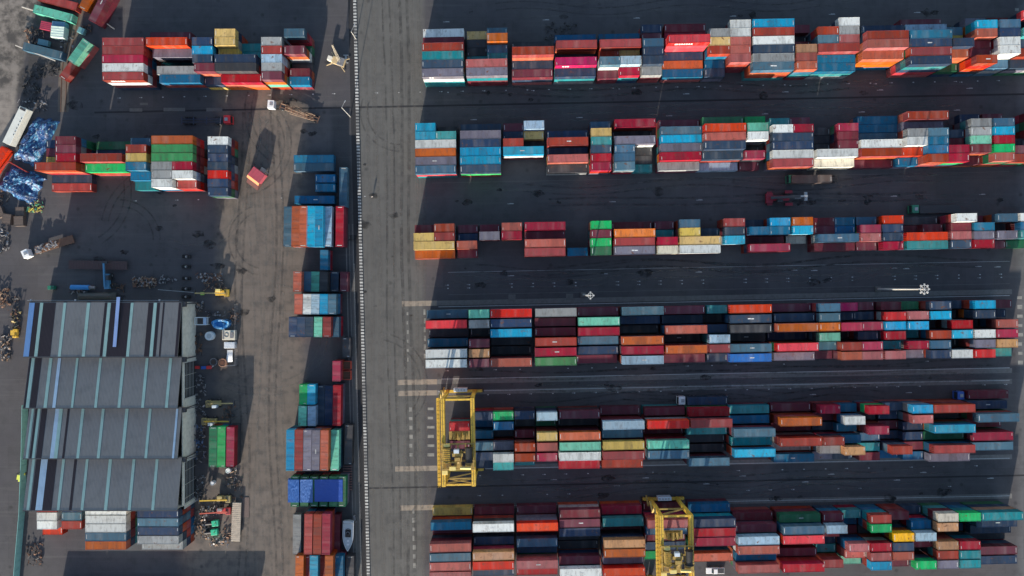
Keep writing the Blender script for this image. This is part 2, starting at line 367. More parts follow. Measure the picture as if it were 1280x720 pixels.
def build_mesh(name, v, f, c, uvsrc=None):
    me = bpy.data.meshes.new(name); me.vertices.add(len(v)); me.vertices.foreach_set('co', v.ravel())
    me.loops.add(f.size); me.loops.foreach_set('vertex_index', f.ravel())
    me.polygons.add(len(f)); me.polygons.foreach_set('loop_start', np.arange(0, f.size, 4, dtype=np.int32))
    me.polygons.foreach_set('use_smooth', np.zeros(len(f), bool)); me.update(calc_edges=True)
    a = me.color_attributes.new('paint', 'FLOAT_COLOR', 'POINT'); a.data.foreach_set('color', c.ravel())
    src = v if uvsrc is None else uvsrc
    p = src[f]                                           # (F,4,3)
    nrm = np.cross(p[:,1]-p[:,0], p[:,2]-p[:,0]); ax = np.abs(nrm).argmax(1)
    uv = np.empty((len(f), 4, 2), np.float32)
    for k, (i, j) in ((0, (1, 2)), (1, (0, 2)), (2, (0, 1))):
        m_ = ax == k; uv[m_] = p[m_][:, :, [i, j]]
    lay = me.uv_layers.new(name='UVMap'); lay.data.foreach_set('uv', uv.ravel())
    me.materials.append(CM); return me
GEO = {(L, f): cgeo(L, f) for L in sorted({u['L'] for u in units}) for f in (True, False)}
DIRTY = {'roof': .92, 'body': 1.0, 'door': .95, 'door2': .95}
def end_marks(L, var):
    m = MB(); hx = L/2; z0, z1 = CHH-.0448, CHH-.027
    if var in (1, 3): m.box(hx-.42, hx-.27, -.75, .75, z0, z1)
    if var in (1, 4): m.box(-hx+.27, -hx+.40, -.6, .7, z0, z1)
    if var == 2: m.box(hx-.40, hx-.27, .1, .95, z0, z1); m.box(-hx+.3, -hx+.42, -.9, -.2, z0, z1)
    if var == 5: m.box(-1.0, .3, -.16, .12, z0, z1)
    return m
cache = {}
def protos(L, c, var=0):
    if (L, c, var) not in cache:
        d = {}
        for part, mb in GEO[(L, True)].items():
            col = CL[c]; v, f, cc = mesh_arrays(mb, col, 0.0, end_marks(L, var) if part == 'roof' else None)
            d[part] = build_mesh('container_'+part.replace('2', ''), v, f, cc)
        cache[(L, c, var)] = d
    return cache[(L, c, var)]

# ---- labels that single out each container
ROWN = dict(A='top right-hand row', B='second right-hand row', C='third right-hand row', D='fourth right-hand row', E='fifth right-hand row', F='sixth right-hand row',
            G='upper left block', H='second left block', I='single short column beside the second left block', J='block below the warehouse', L='row at the bottom edge')  # L is the unseen row below the frame, added to cast shade
SIZE = lambda L: 'long' if L > 10 else ('short' if L < 7 else 'medium')
def ordn(n):
    w = 'first second third fourth fifth sixth seventh eighth ninth tenth eleventh twelfth thirteenth fourteenth fifteenth sixteenth seventeenth eighteenth nineteenth twentieth twenty-first twenty-second'.split()
    return w[n] if n < len(w) else 'far'
tops = {}
for u in units:
    i = u['info']
    if u['top'] and 'lane' in i:
        for h in ((i['half'],) if u['L'] < 7 else (0, 1)): tops[(i['row'], i['bay'], i['lane'], h)] = u
def neigh(u, d):
    i = u['info']; v = tops.get((i['row'], i['bay'], i['lane']+d, i['half']))
    if v is None and i['half'] == 0: v = tops.get((i['row'], i['bay'], i['lane']+d, 0))
    return v
cands = {}
for idx in indiv:
    u = units[idx]; i = u['info']; col = CN[u['c']]; L = []
    if 'where' in i:
        pre = f"{SIZE(u['L'])} {col} container"
        if i['below']: pre = f"{SIZE(u['L'])} {col} container, {'one' if i['below']==1 else 'two'} down,"
        L.append(f"{pre} {i['where']}")
        side = sorted([v['x'] for v in units if v['top'] and v['info'].get('where') == i['where']])
        k = min(range(len(side)), key=lambda q: abs(side[q]-u['x']))
        if len(side) > 1: L.append(f"{pre} {i['where']}, {ordn(k)} from left")
    else:
        rn = ROWN[i['row']]; lane = ('northernmost' if i['lane']==0 else ordn(i['lane'])); n, s2 = neigh(u, -1), neigh(u, 1)
        sz = SIZE(u['L'])
        edge = ' at its north edge' if i['lane'] == 0 else (' at its south edge' if i['lane'] == i['n']-1 else '')
        low = '' if i['below'] == 0 else ', lower tier'
        if not low:
            if n and s2: L.append(f"{sz} {col} container between {CN[n['c']]} and {CN[s2['c']]} ones, {rn}")
            elif n: L.append(f"{sz} {col} container south of a {CN[n['c']]} one, {rn}")
            elif s2: L.append(f"{sz} {col} container north of a {CN[s2['c']]} one, {rn}")
            L.append(f"{sz} {col} container in the {rn}")
        fr = ordn(i['bay']) if i['bay'] <= i['nb']/2 else ordn(i['nb']-1-i['bay'])
        en = 'left' if i['bay'] <= i['nb']/2 else 'right'
        hf = '' if 'T' else ''
        L.append(f"{sz} {col} container{low}, {lane}{'' if i['lane']==0 else ' down'} in the {fr} stack from {en}, {rn}")
        L.append(f"{sz} {col} container{low}, {lane}, {'east' if i['half'] else 'west'} half, {fr} stack from {en}, {rn}" if u['L'] < 7 else f"{sz} {col} container{low or ' on top'}, {lane}, {fr} stack from {en}, {rn}")
        L.append(f"{sz} {col} container{low} {i['below']} below top, {lane}, {fr} stack from {en}, {rn}")
    cands[idx] = L
# a label must be true of one visible container only: count over every visible unit with the same description
def allow(lab): return len(lab.split()) <= 16
from collections import Counter
final = {}; used = Counter()
allc = Counter(l for L in cands.values() for l in L)
# descriptions of non-individual visible tops also compete
for u in units:
    if u['vis'] < 12 or not u['top'] or 'lane' not in u['info']: continue
    i = u['info']; allc[f"{SIZE(u['L'])} {CN[u['c']]} container in the {ROWN[i['row']]}"] += (0 if id(u) in {id(units[q]) for q in cands} else 1)
for idx, L in cands.items():
    pick = next((l for l in L if allc[l] == 1 and allow(l)), None) or next((l for l in L if allow(l) and not used[l]), L[-1])
    final[idx] = pick; used[pick] += 1

for idx in indiv:
    u = units[idx]; pr = protos(u['L'], u['c'], random.choice((0,0,1,2,3,4,5,1,2,0,3,4,0,1)))
    flip = math.pi if random.random() < .5 else 0
    root = thing('shipping_container', final[idx], 'container', (u['x'], u['y'], u['z']), u['ang']+flip, 'shipping containers stacked across the yard')
    for part, me in pr.items():
        o = bpy.data.objects.new(part.replace('2', ''), me); COL.objects.link(o); o.parent = root
    u['root'] = root
VS, FS, CS, US = [], [], [], []; off = 0
for i, u in enumerate(units):
    if i in iset: continue
    full = u['vis'] > 25; rn = random.random(); flip = math.pi if random.random() < .5 else 0
    c, s_ = math.cos(u['ang']+flip), math.sin(u['ang']+flip)
    parts = GEO[(u['L'], full)]
    for part, mb in parts.items():
        if u['vis'] == 0 and part != 'body': continue
        v, f, cc = mesh_arrays(mb, CL[u['c']], rn, end_marks(u['L'], random.choice((0,1,2,3,4))) if (part == 'roof' and full) else None)
        w = v.copy(); w[:, 0] = u['x']+v[:, 0]*c-v[:, 1]*s_; w[:, 1] = u['y']+v[:, 0]*s_+v[:, 1]*c; w[:, 2] = v[:, 2]+u['z']
        VS.append(w); FS.append(f+off); CS.append(cc); US.append(v); off += len(v)
me = build_mesh('shipping_container', np.concatenate(VS), np.concatenate(FS), np.concatenate(CS), np.concatenate(US))
so = bpy.data.objects.new('shipping_container', me); COL.objects.link(so)
tag(so, 'mass of containers lying under and between the ones that show largest', 'containers', 'shipping containers stacked across the yard', 'stuff')

# white marks and lettering blocks on some container roofs / sides (parts of those containers)
white = paint('white_paint', (.75,.75,.74), .5, dirt=.2)
def near_unit(px, py):
    i = idb[int(py), int(px)]
    return units[i] if i >= 0 and i in iset else None
for (px, py) in ((968,81),(955,398),(794,312),(500,0)):
    u = near_unit(min(px,1279), py)
    if u is None or 'root' not in u: continue
    mb = MB(); mb.box(-.9, -.1, -.14, .14, CHH-.0445, CHH-.028); mb.box(0, .9, -.2, .1, CHH-.0445, CHH-.028)
    mb.obj('roof_mark', white, u['root'])
def side_logo(u, words):
    if u is None or 'root' not in u: return
    flip = abs((u['root'].rotation_euler.z - u['ang'])) > 1
    mb = MB(); y = CW/2+.004 if flip else -CW/2-.004
    s = -1 if flip else 1; x = -u['L']*.33
    for w_ in words:
        x0, x1 = sorted((s*x, s*(x+w_))); mb.box(x0, x1, min(y, y+ (0.02 if flip else -.02)), max(y, y+(0.02 if flip else -.02)), 1.0, 1.9); x += w_+.22
    mb.obj('side_lettering', white, u['root'])
for (px, py, ww) in ((858,50,(1.0,.45,.5,.45,.5,.5,.45)), (720,76,(.5,.5,.5)), (153,95,(1.0,.5,.5,.6,.5)), (548,90,(.5,.5))):
    side_logo(near_unit(px, py), ww)

# ------------------------------------------------------------------ ground
def ground_mat():
    m, nt, b = newmat('yard_asphalt'); q = NT(nt)
    g = q.n('ShaderNodeNewGeometry'); P = g.outputs['Position']
    wn = q.n('ShaderNodeTexNoise'); wn.inputs['Scale'].default_value = .12; wn.inputs['Detail'].default_value = 4; q.link(P, wn.inputs['Vector'])
    wv = q.n('ShaderNodeVectorMath', operation='MULTIPLY_ADD'); q.link(wn.outputs['Color'], wv.inputs[0]); wv.inputs[1].default_value = (5, 5, 0); q.link(P, wv.inputs[2])
    sx = q.n('ShaderNodeSeparateXYZ'); q.link(wv.outputs[0], sx.inputs[0]); X, Y = sx.outputs[0], sx.outputs[1]
    s0 = q.n('ShaderNodeSeparateXYZ'); q.link(P, s0.inputs[0]); X0, Y0 = s0.outputs[0], s0.outputs[1]
    def band(v, a, b_, soft):   # a<v<b
        return q.math('MULTIPLY', q.ramp(v, a-soft, a+soft), q.ramp(v, b_-soft, b_+soft, 1, 0))
    big = q.noise(P, .035, 4); mid = q.noise(P, .3, 5, .62); fine = q.noise(P, 3.0, 4, .7)
    streak = q.noise(q.vmul(P, (.9, .05, 1)), 1.0, 3, .6); streakx = q.noise(q.vmul(P, (.03, .8, 1)), 1.0, 3, .6)
    c = q.mix(q.ramp(big, .35, .65), (.066, .062, .069), (.088, .084, .088))
    # main road: paler, worn by wheels lengthwise
    road = band(X0, -49.5, -27.5, .8)
    c = q.mix(road, c, (.115, .112, .106))
    c = q.mix(q.math('MULTIPLY', road, q.ramp(streak, .5, .7, 0, .45)), c, (.072, .071, .07))
    # brown compacted strip of the western yard
    dirt = q.math('MULTIPLY', band(X, -89, -62, 1.6), q.ramp(Y0, 58, 66, 1, 0))
    dirt = q.math('MAXIMUM', dirt, q.math('MULTIPLY', band(X, -100, -62, 2), q.ramp(Y0, -55, -66, 0, 1)))
    c = q.mix(dirt, c, q.mix(q.ramp(mid, .35, .7), (.16, .132, .112), (.115, .098, .086)))
    c = q.mix(q.math('MULTIPLY', dirt, q.ramp(streak, .55, .72, 0, .45)), c, (.085, .073, .064))
    yard = q.math('MULTIPLY', band(X0, -56, -49.8, .8), q.ramp(Y0, 50, 62, 1, 0)); c = q.mix(yard, c, (.05,.051,.056))  # dark asphalt band west of the kerb, with shade painted into its colour
    # pale western track
    west = q.ramp(q.math('ADD', X, q.math('MULTIPLY', Y, -.22)), -166.2, -164.4, 1, 0)
    c = q.mix(west, c, q.mix(q.ramp(mid, .3, .7), (.28, .245, .215), (.235, .205, .18)))
    # east road
    east = q.ramp(X0, 156, 158.5, 0, .8); c = q.mix(east, c, (.13, .13, .135))
    # grimy corner around the skewed boxes
    grime = q.math('MULTIPLY', band(X, -158, -138, 2), q.ramp(Y, 60, 66)); c = q.mix(q.math('MULTIPLY', grime, q.ramp(mid, .4, .6, .2, .8)), c, (.04, .037, .035))
    # patches, oil, dust
    c = q.mix(q.ramp(mid, .5, .66, 0, .35), c, (.052, .053, .057))
    c = q.mix(q.ramp(streakx, .55, .75, 0, .35), c, (.13, .127, .122))
    vor = q.n('ShaderNodeTexVoronoi'); vor.inputs['Scale'].default_value = .16; q.link(P, vor.inputs['Vector'])
    c = q.mix(q.ramp(vor.outputs['Distance'], .05, .13, .6, 0), c, (.03, .03, .032))
    c = q.mix(q.ramp(fine, .5, .8, 0, .3), c, (.14, .135, .13))
    br = q.n('ShaderNodeTexBrick'); br.inputs['Scale'].default_value = 1; br.inputs['Mortar Size'].default_value = .06
    br.inputs['Brick Width'].default_value = 9; br.inputs['Row Height'].default_value = 7; br.offset = .37
    br.inputs['Color1'].default_value = (.9, .9, .9, 1); br.inputs['Color2'].default_value = (1.1, 1.1, 1.1, 1); br.inputs['Mortar'].default_value = (.75, .75, .75, 1)
    q.link(P, br.inputs['Vector'])
    c = q.mix(.55, c, br.outputs['Color'], 'MULTIPLY')
    q.link(c, b.inputs['Base Color'])
    q.link(q.ramp(mid, .3, .7, .6, .95), b.inputs['Roughness']); b.inputs['Specular IOR Level'].default_value = .25
    q.link(q.bump(fine, .3, .03), b.inputs['Normal'])
    return m
g = MB(); g.add([(-2500,-2500,0),(2500,-2500,0),(2500,2500,0),(-2500,2500,0)], [(0,1,2,3)])
tag(g.obj('ground', ground_mat()), kind='structure')

def flat(name, pts_px, z, mat, kind='structure'):
    mb = MB(); mb.add([at(x, y, z) for x, y in pts_px], [tuple(range(len(pts_px)-1, -1, -1))]); o = mb.obj(name, mat); tag(o, kind=kind); return o
conc = paint('runway_concrete2', (.155,.145,.132), .9, dirt=.6); concd = paint('old_concrete', (.165,.16,.155), .9, dirt=.7)
linew = paint('line_paint', (.5,.505,.51), .7, dirt=.7, scale=3)
dark = paint('drain_and_shade_dark', (.022,.022,.026), .9, dirt=.3); tanp = paint('worn_beige_concrete', (.30,.25,.20), .9, dirt=.5)
sl = .0198
def lane_strip(name, y530, x0, x1, w, z, mat, gaps=None):
    mb = MB(); xa = x0
    segs = gaps or [(x0, x1)]
    for a, b_ in segs:
        n = max(1, int((b_-a)/60)); 
        for k in range(n):
            p, q_ = a+(b_-a)*k/n, a+(b_-a)*(k+1)/n
            X0, X1 = (p-640)*GK, (q_-640)*GK; Y0 = (360-y530)*GK+(X0+27)*sl; Y1 = (360-y530)*GK+(X1+27)*sl
            mb.add([(X0,Y0-w/2,z),(X1,Y1-w/2,z),(X1,Y1+w/2,z),(X0,Y0+w/2,z)], [(0,1,2,3)])
    o = mb.obj(name, mat); tag(o, kind='structure'); return o
for y, ly, x0 in ((379.2,383.9,548),(477.5,474.2,552),(491.2,489.8,548),(585.5,587.2,560),(634.5,634.2,560)):
    lane_strip('runway', y, 545, 1265, 1.5, .004, concd); lane_strip('runway', y, 499+random.uniform(-6, 4), 546, 1.6, .006, tanp)
    lane_strip('lane_line', ly, x0, 1262, .17, .010, linew)
lane_strip('lane_line', 341, 560, 1262, .08, .008, linew); lane_strip('lane_line', 369, 560, 1262, .1, .008, concd); lane_strip('lane_line', 229, 540, 1262, .07, .008, concd)
lane_strip('drain_and_shade_strip', 132.5, 118, 1285, .55, .008, dark); lane_strip('drain_and_shade_strip', 609, 452, 1285, .5, .008, dark)
# tyre marks, stains, pale slabs
def wearmat(name, col, strength):
    m, nt, b = newmat(name); q = NT(nt); g_ = q.n('ShaderNodeNewGeometry'); n = q.noise(g_.outputs['Position'], .45, 4, .65)
    b.inputs['Base Color'].default_value = (*col, 1); b.inputs['Roughness'].default_value = .8; q.link(q.ramp(n, .36, .66, 0, strength), b.inputs['Alpha']); return m
tyre = wearmat('tyre_rubber_mark', (.045,.045,.047), .42); dustm = wearmat('dust_track', (.17,.16,.148), .38); oil = wearmat('oil_stain', (.015,.015,.017), .85)
def track(m, P, w=.45, gap=2.0, z=.012):
    P = [Vector(p) for p in P]
    for o_ in (-gap/2, gap/2):
        pr = None
        for i in range(len(P)):
            d = (P[min(i+1, len(P)-1)]-P[max(i-1, 0)]).normalized(); nn = Vector((-d.y, d.x, 0))
            a, b_ = P[i]+nn*(o_-w/2), P[i]+nn*(o_+w/2); cur = [(a.x,a.y,z),(b_.x,b_.y,z)]
            if pr: m.add([pr[0], cur[0], cur[1], pr[1]], [(0,1,2,3)])
            pr = cur
tr_ = random.Random(5); mt_, md_ = MB(), MB(); zt = .0125
def nz(): global zt; zt += .0004; return zt
for y0, x0, x1 in ((12,545,1260),(121,545,1260),(140,545,1250),(240,545,1250),(256,560,1250),(336,560,1255),(352,550,1255),(465,560,1255),(484,600,1255),(500,620,1200),(602,560,1255),(618,570,1255)):
    for k in range(2):
        a = x0+tr_.uniform(0, 160); b_ = x1-tr_.uniform(0, 250); yy = y0+tr_.uniform(-5, 5); amp = tr_.uniform(.3, 1.4); ph = tr_.random()*6
        pts = []
        for i in range(25):
            px_ = a+(b_-a)*i/24; X = (px_-640)*GK; pts.append((X, (360-yy)*GK+(X+27)*sl+amp*math.sin(ph+i*.5), 0))
        track(mt_ if tr_.random() < .6 else md_, pts, tr_.uniform(.35, .7), 2.1, nz())
for x0 in (462, 474, 483, 492, 503, 520):
    for k in range(1):
        pts = [at(x0+14*(i/24)*.9+tr_.uniform(-.3,.3)+2*math.sin(i*.4+x0), -10+740*i/24) for i in range(25)]; track(mt_ if x0 % 2 else md_, pts, tr_.uniform(.6, 1.3), 2.2, nz())
def arc(cx, cy, r, a0, a1, m, w=.5):
    pts = [at(cx+r*math.cos(R(a0+(a1-a0)*i/20)), cy+r*math.sin(R(a0+(a1-a0)*i/20))) for i in range(21)]; track(m, pts, w, 2.1, nz())
for a in ((150,300,46,-90,0,0),(90,240,70,-20,60,0),(210,290,80,190,300,0),(330,300,40,100,250,0),(345,420,60,-90,80,1),(320,560,50,120,270,1),(300,180,60,-60,80,0),(380,140,70,120,200,0),(330,350,140,80,110,1),(240,250,60,0,120,1),(480,610,50,-60,90,1),(500,140,45,90,200,0),(470,480,60,-80,40,0)):
    arc(*a[:5], (mt_, md_)[a[5]])
for x0 in (303, 318, 332, 345, 352):
    pts = [at(x0+5*math.sin(i*.35+x0), 140+590*i/24) for i in range(25)]; track(mt_ if x0 % 2 else md_, pts, .7, 2.1, nz())
for x0 in (320, 330):
    pts = [at(x0+3*math.sin(i*.5)-i*.9, 150+110*i/14) for i in range(15)]; track(md_, pts, .9, 2.3, nz())
tag(mt_.obj('tyre_marks', tyre), kind='structure'); tag(md_.obj('dust_tracks', dustm), kind='structure')
om = MB()
for k in range(90):
    px_, py_ = (tr_.uniform(545, 1250), tr_.choice((15, 122, 138, 244, 258, 335, 350, 466, 486, 603, 620))+tr_.uniform(-7, 7)) if k < 55 else (tr_.uniform(60, 520), tr_.uniform(110, 400))
    x, y, _ = at(px_, py_); r0 = tr_.uniform(.3, 1.6); n = 11; z_ = .0125+k*.00015+.03*0
    om.add([(x+r0*tr_.uniform(.5,1.2)*1.7*math.cos(2*math.pi*i/n), y+r0*tr_.uniform(.5,1.2)*math.sin(2*math.pi*i/n), .034+k*.0003) for i in range(n)], [tuple(range(n))])
tag(om.obj('oil_stains', oil), kind='structure')
pl = MB()
for (a, b_, w, h) in ((170,137.5,16,4),(218,137,27,4.5),(268,137,20,4.5),(640,372,9,8),(712,371,9,8),(180,130,10,3)):
    x, y, _ = at(a, b_); pl.box(x-w*GK/2, x+w*GK/2, y-h*GK/2, y+h*GK/2, .06, .075)
tag(pl.obj('patch_slab', paint('patch_slab', (.14,.135,.13), .9, dirt=.6)), kind='structure')
# bay marks and scuffs painted in the lanes
mk = MB()
def markset(y530, x0, x1, step, prob=1, two=False):
    x = x0
    while x < x1:
        if random.random() < prob:
            X = (x-640)*GK; Y = (360-y530)*GK+(X+27.5)*sl
            for dy in ((0, 1.0) if two else (0,)):
                mk.box(X-.22, X+.25, Y-.13-dy, Y+.13-dy, .009, .013)
                if random.random() < .6: mk.box(X-.75, X-.4, Y-.05-dy, Y+.05-dy, .009, .013)
        x += step
markset(357, 560, 1262, 26.6, .95, True); markset(115, 150, 1262, 26.8, .9); markset(116, 560, 1240, 107, .8)
markset(495, 610, 1262, 27, .9); markset(596, 600, 1262, 27, .8); markset(621, 600, 1262, 28, .6); markset(464, 560, 1262, 30, .5); markset(244, 170, 480, 26, .5)
for y, s0 in ((28,560),(151,600),(257,640),(347,640),(348,1010),(503,900),(603,690),(612,770),(124,860)):
    for k in range(6):
        x = s0+k*118+random.uniform(-8, 8)
        if x < 1255:
            X = (x-640)*GK; Y = (360-y)*GK+(X+27.5)*sl; mk.box(X-1.0, X+1.0, Y-.06, Y+.06, .009, .013); mk.box(X-.3, X+.9, Y+.1, Y+.2, .009, .013)
tag(mk.obj('lane_marking', linew), kind='structure')
sm = MB()
for xs, ys, w, h in ((513, [512+11.3*k for k in range(6)], .95, 1.35), (538, [511+11.5*k for k in range(6)], 2.1, 1.0), (515.5, [639+11.3*k for k in range(7)], .9, 1.5),
                     (532, [390+11*k for k in range(6)], .7, 1.8), (510.5, [392+11.5*k for k in range(6)], .5, 1.2), (1276, [372+11.6*k for k in range(8)], 1.6, 1.2),
                     (1277, [12+13*k for k in range(4)], 1.0, .8)):
    for y in ys:
        x_, y_, _ = at(xs+(y-500)*.012+random.uniform(-.3,.3), y); w2, h2 = w*random.uniform(.75, 1.15), h*random.uniform(.7, 1.1)
        sm.box(x_-w2/2, x_+w2/2, y_-h2/2, y_+h2/2, .006, .011)
tag(sm.obj('slab_marking', paint('pale_slab_paint', (.27,.265,.245), .9, dirt=.8)), kind='structure')

# painted kerb between the road and the western yard
def stripe_mat():
    m, nt, b = newmat('striped_kerb_paint'); q = NT(nt)
    g_ = q.n('ShaderNodeNewGeometry'); sx = q.n('ShaderNodeSeparateXYZ'); q.link(g_.outputs['Position'], sx.inputs[0])
    f = q.math('FRACT', q.math('MULTIPLY', sx.outputs[1], 1.02)); k = q.math('GREATER_THAN', f, .46)
    n = q.noise(g_.outputs['Position'], 1.3, 4); n2 = q.noise(g_.outputs['Position'], .12, 2)
    wcol = q.mix(q.ramp(n, .4, .7), (.58,.58,.55), (.28,.27,.26))
    wcol = q.mix(q.ramp(n2, .46, .6, 0, .75), wcol, (.12,.12,.12))
    q.link(q.mix(k, (.045,.045,.05), wcol), b.inputs['Base Color']); b.inputs['Roughness'].default_value = .8
    return m
kb = MB()
def kx(y): return 443.5+17.2*y/720
ys = np.linspace(-40, 760, 41)
for a, b_ in zip(ys[:-1], ys[1:]):
    A, B = Vector(at(kx(a), a)), Vector(at(kx(b_), b_)); kb.bar(A+Vector((0,0,.14)), B+Vector((0,0,.14)), .95, .28)
tag(kb.obj('kerb', stripe_mat()), kind='structure')
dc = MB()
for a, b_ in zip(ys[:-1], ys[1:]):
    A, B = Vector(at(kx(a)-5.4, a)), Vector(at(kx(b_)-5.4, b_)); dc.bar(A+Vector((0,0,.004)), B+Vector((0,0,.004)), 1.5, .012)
tag(dc.obj('drain_and_shade_strip', dark), kind='structure')  # dark strip along the kerb, a fence-wall shadow painted on the ground
dc = MB()
for a, b_ in zip(ys[16:-1], ys[17:]):
    for o_, w in ((-9.5, .25), (-14, .18), (-18, .3)):
        A, B = Vector(at(kx(a)+o_, a)), Vector(at(kx(b_)+o_, b_)); dc.bar(A+Vector((0,0,.006)), B+Vector((0,0,.006)), w, .012)
tag(dc.obj('cable_trench', concd), kind='structure')
steel = paint('galvanised_steel', (.42,.43,.44), .45, .6, dirt=.3); dsteel = paint('dark_steel', (.06,.06,.065), .5, .3)
# low mesh fence beside the painted shade strip
fe = thing('mesh_fence', 'low wire fence running between the cable trench and striped kerb', 'fence', at(449, 520))
fb = Vector(at(449, 520)); fp = MB(); pts = [Vector(at(kx(y)-8.2, y))-fb for y in np.arange(330, 745, 11)]
for p in pts: fp.cyl(p, p+Vector((0,0,1.1)), .04, n=6)
fp.obj('post', steel, fe); fr = MB()
for a, b_ in zip(pts[:-1], pts[1:]):
    for z in (.15, .6, 1.05): fr.cyl(a+Vector((0,0,z)), b_+Vector((0,0,z)), .018, n=5)
fr.obj('wire_rail', steel, fe)

# rubber & glass
rubber = paint('rubber', (.018,.018,.02), .8, dirt=.2); glass = paint('dark_glass', (.02,.03,.035), .08, dirt=.05)
ylw = paint('crane_yellow', (.74,.47,.055), .5, dirt=.5, rust=.3, scale=.9); ylw2 = paint('crane_yellow_dark_steel', (.38,.26,.06), .6, dirt=.7, rust=.5)  # second yellow is darker, with more dirt and rust
cabin = paint('cabin_pale_grey', (.55,.62,.68), .4, dirt=.25); brass = paint('pale_machine_yellow', (.72,.58,.2), .5, dirt=.3); black = paint('black_cable', (.015,.015,.017), .6, dirt=.2)

# ------------------------------------------------------------------ yard cranes
def crane(label, px, pyN, length=24.2, trol=.66, rz=.018):
    x, y, _ = W(px, pyN, 18.5)
    t = thing('gantry_crane', label, 'crane', (x, y, 0), rz, 'yellow rubber-tyred gantry cranes straddling the container rows')
    Hh = 18.5; gx = 4.25; S_ = -length
    for sx in (-1, 1):
        m = MB(); m.box(sx*gx-.55, sx*gx+.55, S_-.4, .4, Hh-1.6, Hh); m.box(sx*gx-.62, sx*gx+.62, S_-.4, .4, Hh-1.66, Hh-1.56)
        for k in range(12): yy = -1-k*(length-2)/11; m.box(sx*gx-.6, sx*gx+.6, yy-.04, yy+.04, Hh-1.6, Hh+.03)
        gd = m.obj('girder', ylw, t); MB().box(sx*gx-.12, sx*gx-.02, S_, 0, Hh+.002, Hh+.14).obj('trolley_rail', ylw2, gd)
        # walkway with handrail outboard
        w = MB(); o = sx*(gx+1.25); w.box(o-.4, o+.4, S_-.3, .6, Hh-.75, Hh-.68)
        for s2 in (-.38, .38):
            for z in (.3, -.15): w.bar((o+s2, S_, Hh+z+.1), (o+s2, .6, Hh+z+.1), .06)
        for k in range(22):
            yy = .5+k*(S_-1)/21; w.bar((o-.38, yy, Hh-.7), (o-.38, yy, Hh+.4), .05); w.bar((o+.38, yy, Hh-.7), (o+.38, yy, Hh+.4), .05)
            if sx < 0: w.bar((o-.38, yy, Hh-.66), (o+.38, yy, Hh-.66), .09)
        if sx < 0: w.obj('walkway', ylw, t)
    for k, (yy) in enumerate((0, S_)):
        f = 1 if k == 0 else -1
        m = MB(); m.box(-gx+.66, gx-.66, yy-.25, yy+.25, Hh-1.0, Hh-.4); m.obj('cross_beam', ylw, t)
        for sx in (-1, 1):
            l = MB(); yb = yy+f*.0
            l.bar((sx*gx, yb, Hh-1.7), (sx*(gx-.2), yb, 8), 1.0, .9); l.bar((sx*(gx-.2), yb, 8), (sx*gx, yb, 1.6), .95, .85)
            l.bar((sx*gx, yb, 1.7), (sx*(gx+1.3), yb, 1.35), .7, .6)
            l.obj('leg', ylw, t)
        sb = MB(); sb.box(-gx-1.8, gx+1.8, yy-.42, yy+.42, 1.2, 1.95); sb.obj('sill_beam', ylw, t)
        bz = MB(); bz.bar((-gx+.3, yy, Hh-2), (gx-.3, yy, 11.5), .35); bz.bar((-gx+.3, yy, 11.5), (gx-.3, yy, 11.5), .4)
        if k == 1: bz.bar((-gx+.3, yy, 11.4), (gx-.3, yy, 5), .35); bz.bar((gx-.3, yy, Hh-2), (-gx+.3, yy, 11.5), .2)
        bz.obj('brace', ylw2, t)
        for sx in (-1, 1):
            for q_ in (-.9, .9):
                wh = MB(); cx = sx*(gx+.9)+q_
                wh.cyl((cx, yy-.35, .75), (cx, yy+.35, .75), .75, n=20); w_ = wh.obj('wheel', rubber, t, smooth=False)
                MB().cyl((cx, yy-.36, .75), (cx, yy+.36, .75), .36, n=14).obj('hub', ylw2, w_)
            MB().box(sx*(gx+.9)-1.25, sx*(gx+.9)+1.25, yy-.4, yy+.4, 1.55, 1.72).obj('bogie_cover', ylw, t)
    eh = MB(); eh.box(-2.2, 1.9, -.1-.9+1.2, 1.3, 1.96, 4.4); e = eh.obj('power_house', cabin, t, bevel=.06)
    [MB().box(-1.9+k*.9, -1.4+k*.9, .5, 1.0, 4.401, 4.5).obj('roof_vent', steel, e) for k in range(4)]
    # ladder zigzag at the north-west leg
    ld = MB(); 
    for k in range(5):
        z0, z1 = 2+k*3.1, 2+(k+1)*3.1; y0, y1 = ((-1.2, 1.2) if k % 2 else (1.2, -1.2)); ld.bar((-gx-1.1, y0+.1, z0), (-gx-1.1, y1+.1, z1), .5, .1)
    ld.obj('stair', ylw2, t)
    # trolley
    ty = -length*trol; tr = thing('trolley', None, None, (0, ty, Hh+.1)); tr.parent = t
    m = MB()
    for yy in (-3.6, -1.2, 1.2, 3.6): m.box(-gx-.5, gx+.5, yy-.2, yy+.2, .05, .45)
    for xx in (-gx-.1, -2.2, 0, 2.2, gx+.1): m.box(xx-.18, xx+.18, -3.39, 3.39, .06, .42)
    for k in range(26): m.box(-4.0, -2.3, -3.3+k*.25, -3.2+k*.25, .43, .47)
    m.box(-1.1, 1.1, -3.3, -1.5, .43, .47); m.box(2.4, 4.1, -3.3, -1.8, .43, .47)
    m.obj('frame', ylw2, tr)
    for sx in (-1, 1):
        d = MB(); d.cyl((sx*3.1, -1.3, 1.25), (sx*3.1, 2.6, 1.25), .95, n=20)
        for yy in (-1.4, 2.6): d.cyl((sx*3.1, yy, 1.25), (sx*3.1, yy+.12, 1.25), 1.2, n=20)
        dd = d.obj('cable_drum', black if sx > 0 else ylw2, tr)
        if sx > 0: continue
        cg = MB()
        for k in range(7): cg.ring((sx*3.1, -1.1+k*.55, 1.25), 1.0, .07, 12, 'y') if False else cg.box(sx*3.1-1.0, sx*3.1+1.0, -1.1+k*.55, -1.02+k*.55, 2.2, 2.3)
        cg.obj('drum_guard', ylw, dd)
